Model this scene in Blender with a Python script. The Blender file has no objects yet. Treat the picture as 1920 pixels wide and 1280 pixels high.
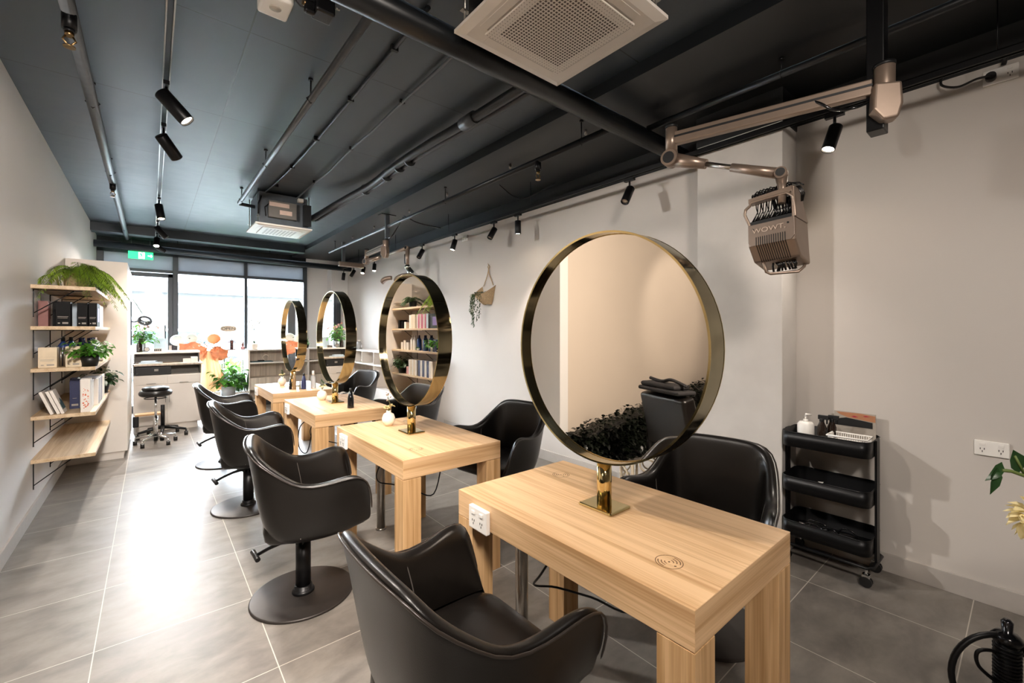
import bpy, bmesh, math, random
from mathutils import Vector, Matrix, Euler
PI=math.pi
SC=bpy.context.scene
COL=SC.collection
random.seed(7)
V=Vector

# ------------------------------------------------------------------ materials
def newmat(name):
    m=bpy.data.materials.new(name); m.use_nodes=True
    nt=m.node_tree; b=nt.nodes['Principled BSDF']
    return m,nt,b
def lin(c):
    return tuple(((x/12.92) if x<=0.04045 else ((x+0.055)/1.055)**2.4) for x in c)
def hexc(h):
    return lin(tuple(int(h[i:i+2],16)/255 for i in (0,2,4)))
def mat(name,col,rough=.5,metal=0,var=.08,scale=20,bump=0,bscale=200,coat=0,emit=None,estr=0,alpha=None,spec=None,trans=0,aniso=0):
    m,nt,b=newmat(name)
    if isinstance(col,str): col=hexc(col)
    tc=nt.nodes.new('ShaderNodeTexCoord'); nz=nt.nodes.new('ShaderNodeTexNoise')
    nz.inputs['Scale'].default_value=scale; nz.inputs['Detail'].default_value=4
    nt.links.new(tc.outputs['Object'],nz.inputs['Vector'])
    cr=nt.nodes.new('ShaderNodeValToRGB')
    cr.color_ramp.elements[0].position=.3; cr.color_ramp.elements[1].position=.7
    cr.color_ramp.elements[0].color=(*[c*(1-var) for c in col],1)
    cr.color_ramp.elements[1].color=(*[min(1,c*(1+var)) for c in col],1)
    nt.links.new(nz.outputs['Fac'],cr.inputs['Fac']); nt.links.new(cr.outputs['Color'],b.inputs['Base Color'])
    b.inputs['Roughness'].default_value=rough; b.inputs['Metallic'].default_value=metal
    if coat: b.inputs['Coat Weight'].default_value=coat; b.inputs['Coat Roughness'].default_value=.15
    if spec is not None: b.inputs['Specular IOR Level'].default_value=spec
    if trans: b.inputs['Transmission Weight'].default_value=trans
    if bump:
        n2=nt.nodes.new('ShaderNodeTexNoise'); n2.inputs['Scale'].default_value=bscale; n2.inputs['Detail'].default_value=3
        nt.links.new(tc.outputs['Object'],n2.inputs['Vector'])
        bp=nt.nodes.new('ShaderNodeBump'); bp.inputs['Strength'].default_value=bump; bp.inputs['Distance'].default_value=.002
        nt.links.new(n2.outputs['Fac'],bp.inputs['Height']); nt.links.new(bp.outputs['Normal'],b.inputs['Normal'])
    if emit:
        b.inputs['Emission Color'].default_value=(*emit,1); b.inputs['Emission Strength'].default_value=estr
    return m
def wood(name,c1,c2,axis='Y',rough=.45,sc=1.0):
    m,nt,b=newmat(name)
    tc=nt.nodes.new('ShaderNodeTexCoord'); mp=nt.nodes.new('ShaderNodeMapping')
    s={'X':(1.1,26,26),'Y':(26,1.1,26),'Z':(26,26,1.1)}[axis]
    mp.inputs['Scale'].default_value=tuple(a*sc for a in s)
    nt.links.new(tc.outputs['Object'],mp.inputs['Vector'])
    n1=nt.nodes.new('ShaderNodeTexNoise'); n1.inputs['Scale'].default_value=1.0; n1.inputs['Detail'].default_value=6; n1.inputs['Distortion'].default_value=.6
    nt.links.new(mp.outputs['Vector'],n1.inputs['Vector'])
    mp2=nt.nodes.new('ShaderNodeMapping'); mp2.inputs['Scale'].default_value=tuple(a*sc*(7 if a>5 else 2) for a in s)
    nt.links.new(tc.outputs['Object'],mp2.inputs['Vector'])
    n2=nt.nodes.new('ShaderNodeTexNoise'); n2.inputs['Scale'].default_value=1.0; n2.inputs['Detail'].default_value=2
    nt.links.new(mp2.outputs['Vector'],n2.inputs['Vector'])
    mx=nt.nodes.new('ShaderNodeMath'); mx.operation='MULTIPLY_ADD'; mx.inputs[1].default_value=.5
    nt.links.new(n2.outputs['Fac'],mx.inputs[0]); nt.links.new(n1.outputs['Fac'],mx.inputs[2])
    cr=nt.nodes.new('ShaderNodeValToRGB')
    cr.color_ramp.elements[0].position=.55; cr.color_ramp.elements[1].position=.88
    cr.color_ramp.elements[0].color=(*hexc(c2),1); cr.color_ramp.elements[1].color=(*hexc(c1),1)
    nt.links.new(mx.outputs[0],cr.inputs['Fac']); nt.links.new(cr.outputs['Color'],b.inputs['Base Color'])
    b.inputs['Roughness'].default_value=rough
    bp=nt.nodes.new('ShaderNodeBump'); bp.inputs['Strength'].default_value=.08; bp.inputs['Distance'].default_value=.001
    nt.links.new(mx.outputs[0],bp.inputs['Height']); nt.links.new(bp.outputs['Normal'],b.inputs['Normal'])
    return m
def tiles(name,c1,c2,grout,w,h,ox,oy,mortar,rough=.35):
    m,nt,b=newmat(name)
    g=nt.nodes.new('ShaderNodeNewGeometry'); mp=nt.nodes.new('ShaderNodeMapping')
    mp.inputs['Location'].default_value=(-ox,-oy,0)
    nt.links.new(g.outputs['Position'],mp.inputs['Vector'])
    br=nt.nodes.new('ShaderNodeTexBrick'); br.offset=0; br.squash=1
    br.inputs['Scale'].default_value=1; br.inputs['Brick Width'].default_value=w; br.inputs['Row Height'].default_value=h
    br.inputs['Mortar Size'].default_value=mortar; br.inputs['Mortar Smooth'].default_value=.1
    br.inputs['Color1'].default_value=(.86,.86,.86,1); br.inputs['Color2'].default_value=(1,1,1,1); br.inputs['Mortar'].default_value=(0,0,0,1)
    nt.links.new(mp.outputs['Vector'],br.inputs['Vector'])
    mp2=nt.nodes.new('ShaderNodeMapping'); mp2.inputs['Scale'].default_value=(4.5,7.5,3)
    nt.links.new(g.outputs['Position'],mp2.inputs['Vector'])
    n=nt.nodes.new('ShaderNodeTexNoise'); n.inputs['Scale'].default_value=1.0; n.inputs['Detail'].default_value=9; n.inputs['Roughness'].default_value=.62; n.inputs['Distortion'].default_value=.25
    nt.links.new(mp2.outputs['Vector'],n.inputs['Vector'])
    cr=nt.nodes.new('ShaderNodeValToRGB'); cr.color_ramp.elements[0].position=.32; cr.color_ramp.elements[1].position=.68
    cr.color_ramp.elements[0].color=(*hexc(c2),1); cr.color_ramp.elements[1].color=(*hexc(c1),1)
    nt.links.new(n.outputs['Fac'],cr.inputs['Fac'])
    mul=nt.nodes.new('ShaderNodeMix'); mul.data_type='RGBA'; mul.blend_type='MULTIPLY'; mul.inputs[0].default_value=1
    nt.links.new(cr.outputs['Color'],mul.inputs[6]); nt.links.new(br.outputs['Color'],mul.inputs[7])
    mx=nt.nodes.new('ShaderNodeMix'); mx.data_type='RGBA'
    nt.links.new(br.outputs['Fac'],mx.inputs[0]); nt.links.new(mul.outputs[2],mx.inputs[6]); mx.inputs[7].default_value=(*hexc(grout),1)
    nt.links.new(mx.outputs[2],b.inputs['Base Color'])
    rr=nt.nodes.new('ShaderNodeMapRange'); rr.inputs[3].default_value=rough-.06; rr.inputs[4].default_value=rough+.12
    nt.links.new(n.outputs['Fac'],rr.inputs[0]); nt.links.new(rr.outputs[0],b.inputs['Roughness'])
    bp=nt.nodes.new('ShaderNodeBump'); bp.inputs['Strength'].default_value=.25; bp.inputs['Distance'].default_value=.002; bp.invert=True
    nt.links.new(br.outputs['Fac'],bp.inputs['Height']); nt.links.new(bp.outputs['Normal'],b.inputs['Normal'])
    return m
def glass(name,tint=(1,1,1),refl=.08):
    m=bpy.data.materials.new(name); m.use_nodes=True; nt=m.node_tree; nt.nodes.clear()
    o=nt.nodes.new('ShaderNodeOutputMaterial'); t=nt.nodes.new('ShaderNodeBsdfTransparent'); g=nt.nodes.new('ShaderNodeBsdfGlossy')
    t.inputs['Color'].default_value=(*tint,1); g.inputs['Roughness'].default_value=.02
    f=nt.nodes.new('ShaderNodeFresnel'); f.inputs['IOR'].default_value=1.45
    mm=nt.nodes.new('ShaderNodeMath'); mm.operation='MULTIPLY'; mm.inputs[1].default_value=refl/.05
    nt.links.new(f.outputs[0],mm.inputs[0]); mm.use_clamp=True
    x=nt.nodes.new('ShaderNodeMixShader'); nt.links.new(mm.outputs[0],x.inputs[0]); nt.links.new(t.outputs[0],x.inputs[1]); nt.links.new(g.outputs[0],x.inputs[2])
    nt.links.new(x.outputs[0],o.inputs[0]); return m

M={}
M['floor']=tiles('floor_tile','8e877f','6c6660','bdb5aa',.6015,.606,.41,.192,.0022,.40)
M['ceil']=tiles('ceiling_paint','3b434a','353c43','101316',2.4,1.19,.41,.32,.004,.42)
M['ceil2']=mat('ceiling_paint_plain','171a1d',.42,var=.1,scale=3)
M['beam']=mat('beam_paint','2b333a',.4,var=.08,scale=4)
M['pipeblk']=mat('pipe_black','16191c',.35,var=.1)
M['pipegrey']=mat('pipe_grey','5c6166',.38,metal=.3,var=.08)
M['wall']=mat('wall_paint','dcdad8',.6,var=.012,scale=2,bump=.05,bscale=60)
M['wallwarm']=mat('wall_paint_right','c9c2bb',.6,var=.02,scale=2,bump=.08,bscale=50)
M['beigewall']=mat('beige_wall','c9bbac',.6,var=.02,scale=2)
M['concrete']=mat('column_concrete','cbc6c0',.65,var=.05,scale=5,bump=.25,bscale=18)
M['skirt']=mat('skirting','b5aea7',.45,var=.03)
M['blackpaint']=mat('black_paint','0d0e10',.5,var=.1)
M['frame']=mat('window_frame','3a4046',.4,metal=.2,var=.05)
M['panel']=mat('transom_panel','989ca0',.5,var=.05,scale=3)
M['glass']=glass('window_glass')
M['oakY']=wood('oak_y','dcb78c','b88f62','Y')
M['oakX']=wood('oak_x','dcb78c','b88f62','X')
M['oakZ']=wood('oak_z','d5ae80','ad8555','Z')
M['shelf']=wood('shelf_wood','d9c2a2','b99a74','Y',.5)
M['greyoak']=wood('grey_oak','cdbfae','a99b8c','Z',.5)
M['leather']=mat('black_leather','100d0b',.31,var=.15,scale=30,bump=.12,bscale=420,spec=.45)
M['stitch']=mat('leather_piping','2a2420',.3,var=.1)
M['thread']=mat('stitch_thread','4a4440',.6)
M['blkmetal']=mat('black_metal','101012',.38,metal=.4,var=.1)
M['disc']=mat('base_disc','3a3532',.42,metal=.5,var=.08)
M['brass']=mat('polished_brass','d2bd88',.13,metal=1,var=.03)
M['brassd']=mat('brushed_brass','a39a7e',.09,metal=1,var=.05)
M['mirror']=mat('mirror_glass','efe8de',.0,metal=1,var=0)
M['chrome']=mat('chrome','d8d8d8',.12,metal=1,var=.02)
M['steel']=mat('brushed_steel','a8a29a',.3,metal=1,var=.05)
M['white']=mat('white_plastic','ece8e2',.35,var=.01)
M['acwhite']=mat('ac_white','e3dbd1',.4,var=.01)
M['acdark']=mat('ac_grille_hole','5a5048',.7)
M['acgrey']=mat('ac_slot','a89f94',.5)
M['cab']=mat('white_laminate','e4ddd5',.4,var=.01)
M['cabdark']=mat('desk_dark_laminate','6b6660',.45,var=.04)
M['blackgloss']=mat('black_gloss','0b0b0d',.15,var=.1)
M['champ']=mat('champagne_metal','948274',.34,metal=.6,var=.04)
M['champd']=mat('champagne_matt','84756a',.42,metal=.5,var=.04)
M['copper']=mat('sprinkler_brass','8a6f4c',.3,metal=1)
M['lens']=mat('lamp_lens_lit',(1,.9,.75),.3,emit=(1,.82,.6),estr=60)
M['lensoff']=mat('lamp_lens','c8b8a8',.15,metal=.6)
M['green']=mat('leaf_green','4f8a2c',.45,var=.35,scale=14)
M['lime']=mat('fern_lime','8fae3a',.5,var=.4,scale=9)
M['dgreen']=mat('leaf_dark','24401f',.4,var=.3,scale=14)
M['hedge']=mat('hedge_leaf','0c1109',.35,var=.4,scale=12)
M['stem']=mat('plant_stem','5b6a35',.6)
M['rattan']=mat('rattan','b39a78',.6,var=.25,scale=90,bump=.5,bscale=160)
M['wicker']=mat('wicker_light','d8c8ac',.55,var=.1,scale=60)
M['potblack']=mat('pot_black','151414',.4)
M['potgrey']=mat('pot_grey','9a9c9e',.55,var=.05)
M['soil']=mat('soil','2a1f16',.9)
M['orange']=mat('orange_paper','efb586',.55,var=.15,scale=6)
M['peach']=mat('orange_balloon','f0b684',.3,var=.04)
M['balloon']=mat('white_balloon','eef0ea',.3,var=.02)
M['cream']=mat('cream_ceramic','efe4d4',.4,var=.02)
M['navy']=mat('navy_card','232a52',.5)
M['card']=mat('white_card','e9e3dc',.5,var=.03)
M['blackcard']=mat('black_card','070709',.55,spec=.15)
M['red']=mat('red_card','a3203c',.45)
M['tan']=mat('tan_card','8f7350',.5)
M['paleblue']=mat('pale_blue_card','b9cad8',.5)
M['beige']=mat('beige_card','dccbb0',.5)
M['rosy']=mat('rose_card','8c5a56',.5)
M['purple']=mat('purple_label','6d3f96',.4)
M['blue']=mat('blue_bottle','27407c',.3)
M['orangelab']=mat('orange_label','d8663a',.4)
M['pink']=mat('pink_pot','d8a0a0',.5)
M['exit']=mat('exit_green','1aa35a',.4,emit=hexc('22c06a'),estr=1.2)
M['exitw']=mat('exit_white','f4fff8',.4,emit=(.9,1,.93),estr=1.4)
M['cloth']=mat('dark_cloth','1a1718',.8,var=.2)
M['skin']=mat('photo_skin','b07a58',.4)
M['clear']=mat('clear_plastic','d8d8d6',.15,var=.02,trans=.5)
M['amber']=mat('amber_bottle','241a14',.15)
M['road']=mat('street_ground','525554',.8,var=.08,scale=.4)
M['bldg']=mat('far_building','4f5252',.7,var=.04,scale=.3)
M['roof']=mat('far_roof','777b7d',.5,var=.03)
M['bwin']=mat('far_window','2f373b',.2)
M['blush']=mat('blush_petal','efe2b0',.6,var=.12,scale=30)
M['teal']=mat('teal_card','3f6068',.5)
M['label']=mat('print_grey','9a938c',.5)
M['sticker']=mat('sticker_beige','cbb0a0',.5)
M['sign']=mat('sign_beige','d8c9b4',.5)

def translucent(key,fac,mul=1.4):
    nt=M[key].node_tree; o=[n for n in nt.nodes if n.type=='OUTPUT_MATERIAL'][0]; b=nt.nodes['Principled BSDF']
    t=nt.nodes.new('ShaderNodeBsdfTranslucent'); x=nt.nodes.new('ShaderNodeMixShader'); x.inputs[0].default_value=fac
    cr=[n for n in nt.nodes if n.type=='VALTORGB'][0]; nt.links.new(cr.outputs['Color'],t.inputs['Color'])
    nt.links.new(b.outputs[0],x.inputs[1]); nt.links.new(t.outputs[0],x.inputs[2]); nt.links.new(x.outputs[0],o.inputs[0])
for k_,f_ in (('green',.4),('lime',.3),('dgreen',.15),('orange',.35),('peach',.35),('balloon',.3),('panel',.25),('blush',.3)): translucent(k_,f_)
# ------------------------------------------------------------------ mesh builder
class MB:
    def __init__(s): s.bm=bmesh.new(); s.mi=0; s.T=Matrix.Identity(4)
    def at(s,loc=(0,0,0),rot=(0,0,0)):
        s.T=Matrix.Translation(loc)@Euler(rot).to_matrix().to_4x4(); return s
    def m(s,i): s.mi=i; return s
    def _v(s,co): return s.bm.verts.new(s.T@V(co))
    def face(s,vs,smooth=False):
        try:
            f=s.bm.faces.new(vs); f.material_index=s.mi; f.smooth=smooth; return f
        except ValueError: return None
    def box(s,x0,x1,y0,y1,z0,z1):
        v=[s._v((x,y,z)) for z in (z0,z1) for x,y in ((x0,y0),(x1,y0),(x1,y1),(x0,y1))]
        for q in ((3,2,1,0),(4,5,6,7),(0,1,5,4),(1,2,6,5),(2,3,7,6),(3,0,4,7)): s.face([v[i] for i in q])
        return s
    def cbox(s,c,d): return s.box(c[0]-d[0]/2,c[0]+d[0]/2,c[1]-d[1]/2,c[1]+d[1]/2,c[2]-d[2]/2,c[2]+d[2]/2)
    def quad(s,*p): s.face([s._v(q) for q in p]); return s
    def tube(s,pts,r,seg=8,cap=True,smooth=True,closed=False):
        pts=[V(p) for p in pts]; n=len(pts); rr=r if isinstance(r,(list,tuple)) else [r]*n
        rings=[]; up=None
        for i,p in enumerate(pts):
            if closed: t=(pts[(i+1)%n]-pts[i-1])
            else: t=(pts[min(i+1,n-1)]-pts[max(i-1,0)])
            if t.length<1e-9: t=V((0,0,1))
            t.normalize()
            if up is None: up=V((0,0,1)) if abs(t.z)<.9 else V((1,0,0))
            a=t.cross(up)
            if a.length<1e-5: a=t.cross(V((1,0,0)))
            if a.length<1e-5: a=t.cross(V((0,1,0)))
            a.normalize(); b=t.cross(a).normalized(); up=-b if False else a.cross(t).normalized()
            rings.append([s._v(p+a*math.cos(2*PI*k/seg)*rr[i]+b*math.sin(2*PI*k/seg)*rr[i]) for k in range(seg)])
        m=n if closed else n-1
        for i in range(m):
            A=rings[i];B=rings[(i+1)%n]
            for k in range(seg): s.face([A[k],A[(k+1)%seg],B[(k+1)%seg],B[k]],smooth)
        if cap and not closed:
            s.face(rings[0][::-1]); s.face(rings[-1])
        return s
    def cyl(s,p0,p1,r,seg=20,r2=None): return s.tube([p0,p1],[r,r if r2 is None else r2],seg)
    def lathe(s,prof,c=(0,0,0),seg=24,smooth=True):
        rings=[]
        for r,z in prof:
            if r<1e-6: rings.append([s._v((c[0],c[1],c[2]+z))])
            else: rings.append([s._v((c[0]+r*math.cos(2*PI*k/seg),c[1]+r*math.sin(2*PI*k/seg),c[2]+z)) for k in range(seg)])
        for A,B in zip(rings,rings[1:]):
            for k in range(seg):
                k2=(k+1)%seg
                if len(A)==1 and len(B)==1: continue
                if len(A)==1: s.face([A[0],B[k2],B[k]],smooth)
                elif len(B)==1: s.face([A[k],A[k2],B[0]],smooth)
                else: s.face([A[k],A[k2],B[k2],B[k]],smooth)
        if len(rings[0])>1: s.face(rings[0][::-1])
        if len(rings[-1])>1: s.face(rings[-1])
        return s
    def sph(s,c,r,seg=16,rz=None,ry=None):
        rz=rz or r; ry=ry or r; n=seg//2
        rings=[]
        for i in range(n+1):
            a=PI*i/n
            if i in (0,n): rings.append([s._v((c[0],c[1],c[2]-rz*math.cos(a)))])
            else: rings.append([s._v((c[0]+r*math.sin(a)*math.cos(2*PI*k/seg),c[1]+ry*math.sin(a)*math.sin(2*PI*k/seg),c[2]-rz*math.cos(a))) for k in range(seg)])
        for A,B in zip(rings,rings[1:]):
            for k in range(seg):
                k2=(k+1)%seg
                if len(A)==1: s.face([A[0],B[k2],B[k]],True)
                elif len(B)==1: s.face([A[k],A[k2],B[0]],True)
                else: s.face([A[k],A[k2],B[k2],B[k]],True)
        return s
    def prism(s,poly,axis,a0,a1):
        # poly: list of 2-D points; axis: 'X','Y','Z' extrude direction
        def mk(p,a): return {'X':(a,p[0],p[1]),'Y':(p[0],a,p[1]),'Z':(p[0],p[1],a)}[axis]
        A=[s._v(mk(p,a0)) for p in poly]; B=[s._v(mk(p,a1)) for p in poly]
        s.face(A[::-1]); s.face(B); n=len(poly)
        for i in range(n): s.face([A[i],A[(i+1)%n],B[(i+1)%n],B[i]])
        return s
    def leaf(s,base,d,L,W,droop=.3,fold=.15,up=(0,0,1)):
        base=V(base); d=V(d).normalized(); sd=d.cross(V(up))
        if sd.length<1e-4: sd=V((1,0,0))
        sd.normalize(); nn=sd.cross(d).normalized()
        prof=((0,.12),(.3,.9),(.62,.85),(1,.0)); prev=None
        for t,w in prof:
            c=base+d*L*t-V((0,0,1))*droop*L*t*t
            if w<1e-6: cur=[s._v(c)]
            else: cur=[s._v(c+sd*W*.5*w+nn*fold*W*w),s._v(c),s._v(c-sd*W*.5*w+nn*fold*W*w)]
            if prev:
                if len(cur)==1:
                    s.face([prev[0],prev[1],cur[0]],True); s.face([prev[1],prev[2],cur[0]],True)
                else:
                    s.face([prev[0],prev[1],cur[1],cur[0]],True); s.face([prev[1],prev[2],cur[2],cur[1]],True)
            prev=cur
        return s
    def build(s,name,mats,parent=None,bevel=0,sub=0,kind=None,seg=2):
        bmesh.ops.recalc_face_normals(s.bm,faces=s.bm.faces[:]) if not getattr(s,'norecalc',False) else None
        me=bpy.data.meshes.new(name); s.bm.to_mesh(me); s.bm.free()
        if not isinstance(mats,(list,tuple)): mats=[mats]
        for x in mats: me.materials.append(x)
        o=bpy.data.objects.new(name,me); COL.objects.link(o)
        if parent is not None: o.parent=parent
        if bevel:
            b=o.modifiers.new('b','BEVEL'); b.width=bevel; b.segments=seg; b.limit_method='ANGLE'; b.angle_limit=math.radians(40)
        if sub:
            b=o.modifiers.new('s','SUBSURF'); b.levels=sub; b.render_levels=sub
        if kind: o['kind']=kind
        return o
def tag(o,label,cat,group=None,kind=None):
    o['label']=label; o['category']=cat
    if group: o['group']=group
    if kind: o['kind']=kind
    return o
def thing(name,label,cat,loc=(0,0,0),rz=0,group=None):
    o=bpy.data.objects.new(name,None); COL.objects.link(o); o.empty_display_size=.05
    o.location=loc; o.rotation_euler=(0,0,rz); return tag(o,label,cat,group)
def struct(name,mb,mats,**k): return mb.build(name,mats,kind='structure',**k)
def children(o): return [c for c in COL.objects if c.parent==o]
def dup(o,loc=None,rz=None,label=None,parent=None):
    c=o.copy(); COL.objects.link(c)
    if parent: c.parent=parent
    if loc is not None: c.location=loc
    if rz is not None: c.rotation_euler=(0,0,rz)
    if label: c['label']=label
    for ch in children(o): dup(ch,parent=c)
    return c
def textobj(txt,size,name,m,parent,loc,rot,ext=.0008,xs=1,align='CENTER'):
    cu=bpy.data.curves.new(name,'FONT'); cu.body=txt; cu.size=size; cu.extrude=ext; cu.align_x=align; cu.align_y='CENTER'
    t=bpy.data.objects.new('tmp_text',cu); COL.objects.link(t)
    dg=bpy.context.evaluated_depsgraph_get(); me=bpy.data.meshes.new_from_object(t.evaluated_get(dg))
    bpy.data.objects.remove(t); me.materials.clear(); me.materials.append(m)
    o=bpy.data.objects.new(name,me); COL.objects.link(o); o.parent=parent; o.location=loc; o.rotation_euler=rot; o.scale=(xs,1,1)
    return o
def crv(pts,n=6):
    P=[V(p) for p in pts]; out=[]
    for i in range(len(P)-1):
        a=P[max(i-1,0)];b=P[i];c=P[i+1];d=P[min(i+2,len(P)-1)]
        for k in range(n):
            t=k/n; out.append(.5*((2*b)+(c-a)*t+(2*a-5*b+4*c-d)*t*t+(3*b-3*c+d-a)*t**3))
    out.append(P[-1]); return out

def arc(c,r,a0,a1,n,plane='XZ'):
    out=[]
    for i in range(n+1):
        a=a0+(a1-a0)*i/n; x=r*math.cos(a); y=r*math.sin(a)
        out.append({'XZ':(c[0]+x,c[1],c[2]+y),'XY':(c[0]+x,c[1]+y,c[2]),'YZ':(c[0],c[1]+x,c[2]+y)}[plane])
    return out
def R(a,b): return random.uniform(a,b)

SKY=28.0; EXPO=1.55
# ------------------------------------------------------------------ room shell
XL=-.685; XR=3.30; YB=9.83; YR=-3.2; ZC=3.01; ZC2=2.93
struct('floor',MB().box(-4.3,XR+.1,YR-.1,YB+.1,-.1,0),M['floor'])
struct('ceiling',MB().box(-4.3,2.25,YR-.1,YB+.1,ZC,ZC+.1),M['ceil'])
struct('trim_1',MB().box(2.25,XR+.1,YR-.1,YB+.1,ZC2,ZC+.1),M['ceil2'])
struct('wall_left',MB().box(XL-.12,XL,3.1,YB,0,ZC),M['wall'])
struct('wall_alcove_front',MB().box(-4.3,XL-.12,3.1,3.22,0,ZC),M['beigewall'])
struct('wall_alcove_side',MB().box(-4.4,-4.3,YR-.1,3.22,0,ZC),M['wall'])
struct('wall_rear',MB().box(-4.3,XR+.1,YR-.2,YR-.1,0,ZC),M['wall'])
struct('wall_right',MB().box(XR,XR+.12,YR-.1,YB+.1,0,ZC2),M['wallwarm'])
struct('trim_2',MB().box(XR-.006,XR,YR-.1,YB,2.755,ZC2),M['blackpaint'])
c=MB(); c.box(3.04,XR-.008,1.0,1.55,0,2.72)
struct('wall_column',c,M['concrete'],bevel=.004)
struct('trim_3',MB().box(3.035,XR-.006,.995,1.555,2.72,ZC2),M['blackpaint'])
# back wall: glazing from -.63 to 2.49, solid on the right
struct('wall_back',MB().box(2.52,XR,YB,YB+.15,0,ZC2).box(2.95,XR-.007,YB-.3,YB,0,2.75),M['wall'])
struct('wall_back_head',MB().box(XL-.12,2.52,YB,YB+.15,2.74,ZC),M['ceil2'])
struct('baseboard_right',MB().box(XR-.014,XR,YR,.995,0,.105).box(XR-.014,XR,1.555,5.5,0,.105),M['skirt'],bevel=.002)
struct('baseboard_column',MB().box(3.026,3.04,.99,1.56,0,.105).box(3.026,XR-.014,.986,1.0,0,.105),M['skirt'],bevel=.002)
struct('baseboard_left',MB().box(XL,XL+.014,3.1,6.36,0,.10),M['skirt'],bevel=.002)
# window frame
f=MB()
for x0,x1 in ((XL,-.60),(.30,.375),(1.395,1.445),(2.46,2.53)): f.box(x0,x1,YB-.05,YB+.08,0,2.76)
f.box(XL,2.5,YB-.05,YB+.08,2.72,2.77).box(XL,2.5,YB-.045,YB+.07,2.42,2.47).box(XL,2.5,YB-.05,YB+.08,0,.07)
wf=struct('window_1',f,M['frame'],bevel=.003)
MB().box(XL,2.5,YB+.01,YB+.03,2.47,2.72).build('transom_panel',M['panel'],wf)
MB().box(.36,1.41,YB+.012,YB+.02,.07,2.42).box(1.43,2.47,YB+.012,YB+.02,.07,2.42).build('window_pane',M['glass'],wf)
d=MB(); d.box(-.6,-.54,YB-.03,YB+.03,.02,2.41).box(.23,.30,YB-.03,YB+.03,.02,2.41).box(-.6,.30,YB-.03,YB+.03,2.34,2.41).box(-.6,.30,YB-.03,YB+.03,.02,.12)
dr=struct('door_1',d,M['frame'],bevel=.003)
MB().box(-.55,.24,YB-.004,YB+.004,.1,2.36).build('door_pane',M['glass'],dr)
MB().tube([(.19,YB-.03,.7),(.19,YB-.08,.7),(.19,YB-.08,1.5),(.19,YB-.03,1.5)],.012).build('door_handle',M['steel'],dr)
MB().box(.245,.285,YB-.045,YB-.03,1.0,1.14).build('door_lock',M['steel'],dr)
# ceiling beams
struct('trim_4',MB().box(XL,2.25,8.82,9.02,2.88,ZC),M['beam'],bevel=.004)
struct('trim_5',MB().box(XL,2.25,9.02,YB,2.97,ZC),M['beam'])
def hangers(mb,pts,zt):
    for x,y,z in pts:
        mb.cyl((x,y,z),(x,y,zt),.005,6); mb.cyl((x,y,zt-.006),(x,y,zt),.02,10)
# pipes
def pipe(label,path,r,m,clips=(),zt=ZC,extra=None,seg=14):
    t=thing('ceiling_pipe',label,'pipe',path[0])
    o=V(path[0]); mb=MB(); mb.tube([V(p)-o for p in path],r,seg)
    mb.build('pipe',m,t)
    for cl in clips:
        h=MB(); c0=V(cl)-o
        h.tube([(c0.x-r-.004,c0.y,c0.z),(c0.x,c0.y,c0.z-r-.006),(c0.x+r+.004,c0.y,c0.z),(c0.x,c0.y,c0.z+r+.006)],.004,6,closed=True)
        h.cyl((c0.x,c0.y,c0.z+r),(c0.x,c0.y,zt-o.z),.005,6).cyl((c0.x,c0.y,zt-o.z-.012),(c0.x,c0.y,zt-o.z),.016,10)
        h.build('hanger',M['blkmetal'],t)
    return t
def sprinkler(label,x,y,z,r,size=1):
    t=thing('sprinkler_head',label,'sprinkler',(x,y,z))
    MB().cyl((0,0,.01),(0,0,-.05*size),.022*size,14).cyl((0,0,-.05*size),(0,0,-.06*size),.016*size,12).build('socket',M['blkmetal'],t)
    b=MB().cyl((0,0,-.06*size),(0,0,-.075*size),.013*size,12)
    b.tube([(-.01*size,0,-.075*size),(-.018*size,0,-.09*size),(0,0,-.112*size)],.0035*size,6).tube([(.01*size,0,-.075*size),(.018*size,0,-.09*size),(0,0,-.112*size)],.0035*size,6)
    b.cyl((0,0,-.112*size),(0,0,-.116*size),.018*size,14); b.build('brass_head',M['copper'],t)
pA=pipe('long grey sprinkler pipe nearest the left wall running to the shopfront',[(-.29,1.2,2.88),(-.295,9.25,2.88)],.03,M['pipegrey'],[(-.29,3.9,2.88),(-.29,5.5,2.88),(-.295,8.4,2.88)])
sprinkler('brass sprinkler head on left pipe close to camera',-.29,2.85,2.855,.03,1.25)
sprinkler('brass sprinkler head on left pipe, the further one',-.291,5.84,2.855,.03,1.1)
pC=pipe('thin grey drain pipe on three hangers leading to far air conditioner',[(.79,1.9,2.88),(.785,5.86,2.88)],.021,M['pipegrey'],[(.785,2.95,2.88),(.785,4.36,2.88),(.785,5.7,2.88)])
pipe('short dark pipe elbowing into side of far air conditioner',[(.785,5.87,2.87),(.85,5.87,2.865),(1.02,5.87,2.86)],.02,M['pipeblk'])
pH=pipe('thin dark pipe running along right side of ceiling past the sprinkler',[(2.41,1.84,2.78),(2.41,7.9,2.78)],.022,M['pipeblk'],[(2.41,2.1,2.78),(2.41,4.0,2.78),(2.41,7.6,2.78)],zt=ZC2)
sprinkler('brass sprinkler head hanging from thin pipe near right wall',2.41,2.56,2.76,.03,1.2)
pI=pipe('thick black pipe crossing ceiling in front of air conditioner',[(XL-.1,1.80,2.80),(XR-.01,1.80,2.80)],.062,M['pipeblk'],seg=24)
mb=MB()
pipe('thin black pipe between the thick pipe and the wall above trolley',[(2.72,1.75,2.84),(2.72,-1.0,2.84)],.02,M['pipeblk'],[(2.72,.9,2.84)],zt=ZC2)
pipe('thick dark pipe across the shopfront below the beam',[(XL,9.35,2.77),(XR-.01,9.35,2.72)],.055,M['beam'],[(.35,9.35,2.76),(1.75,9.35,2.745)],zt=2.97,seg=20)
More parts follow.
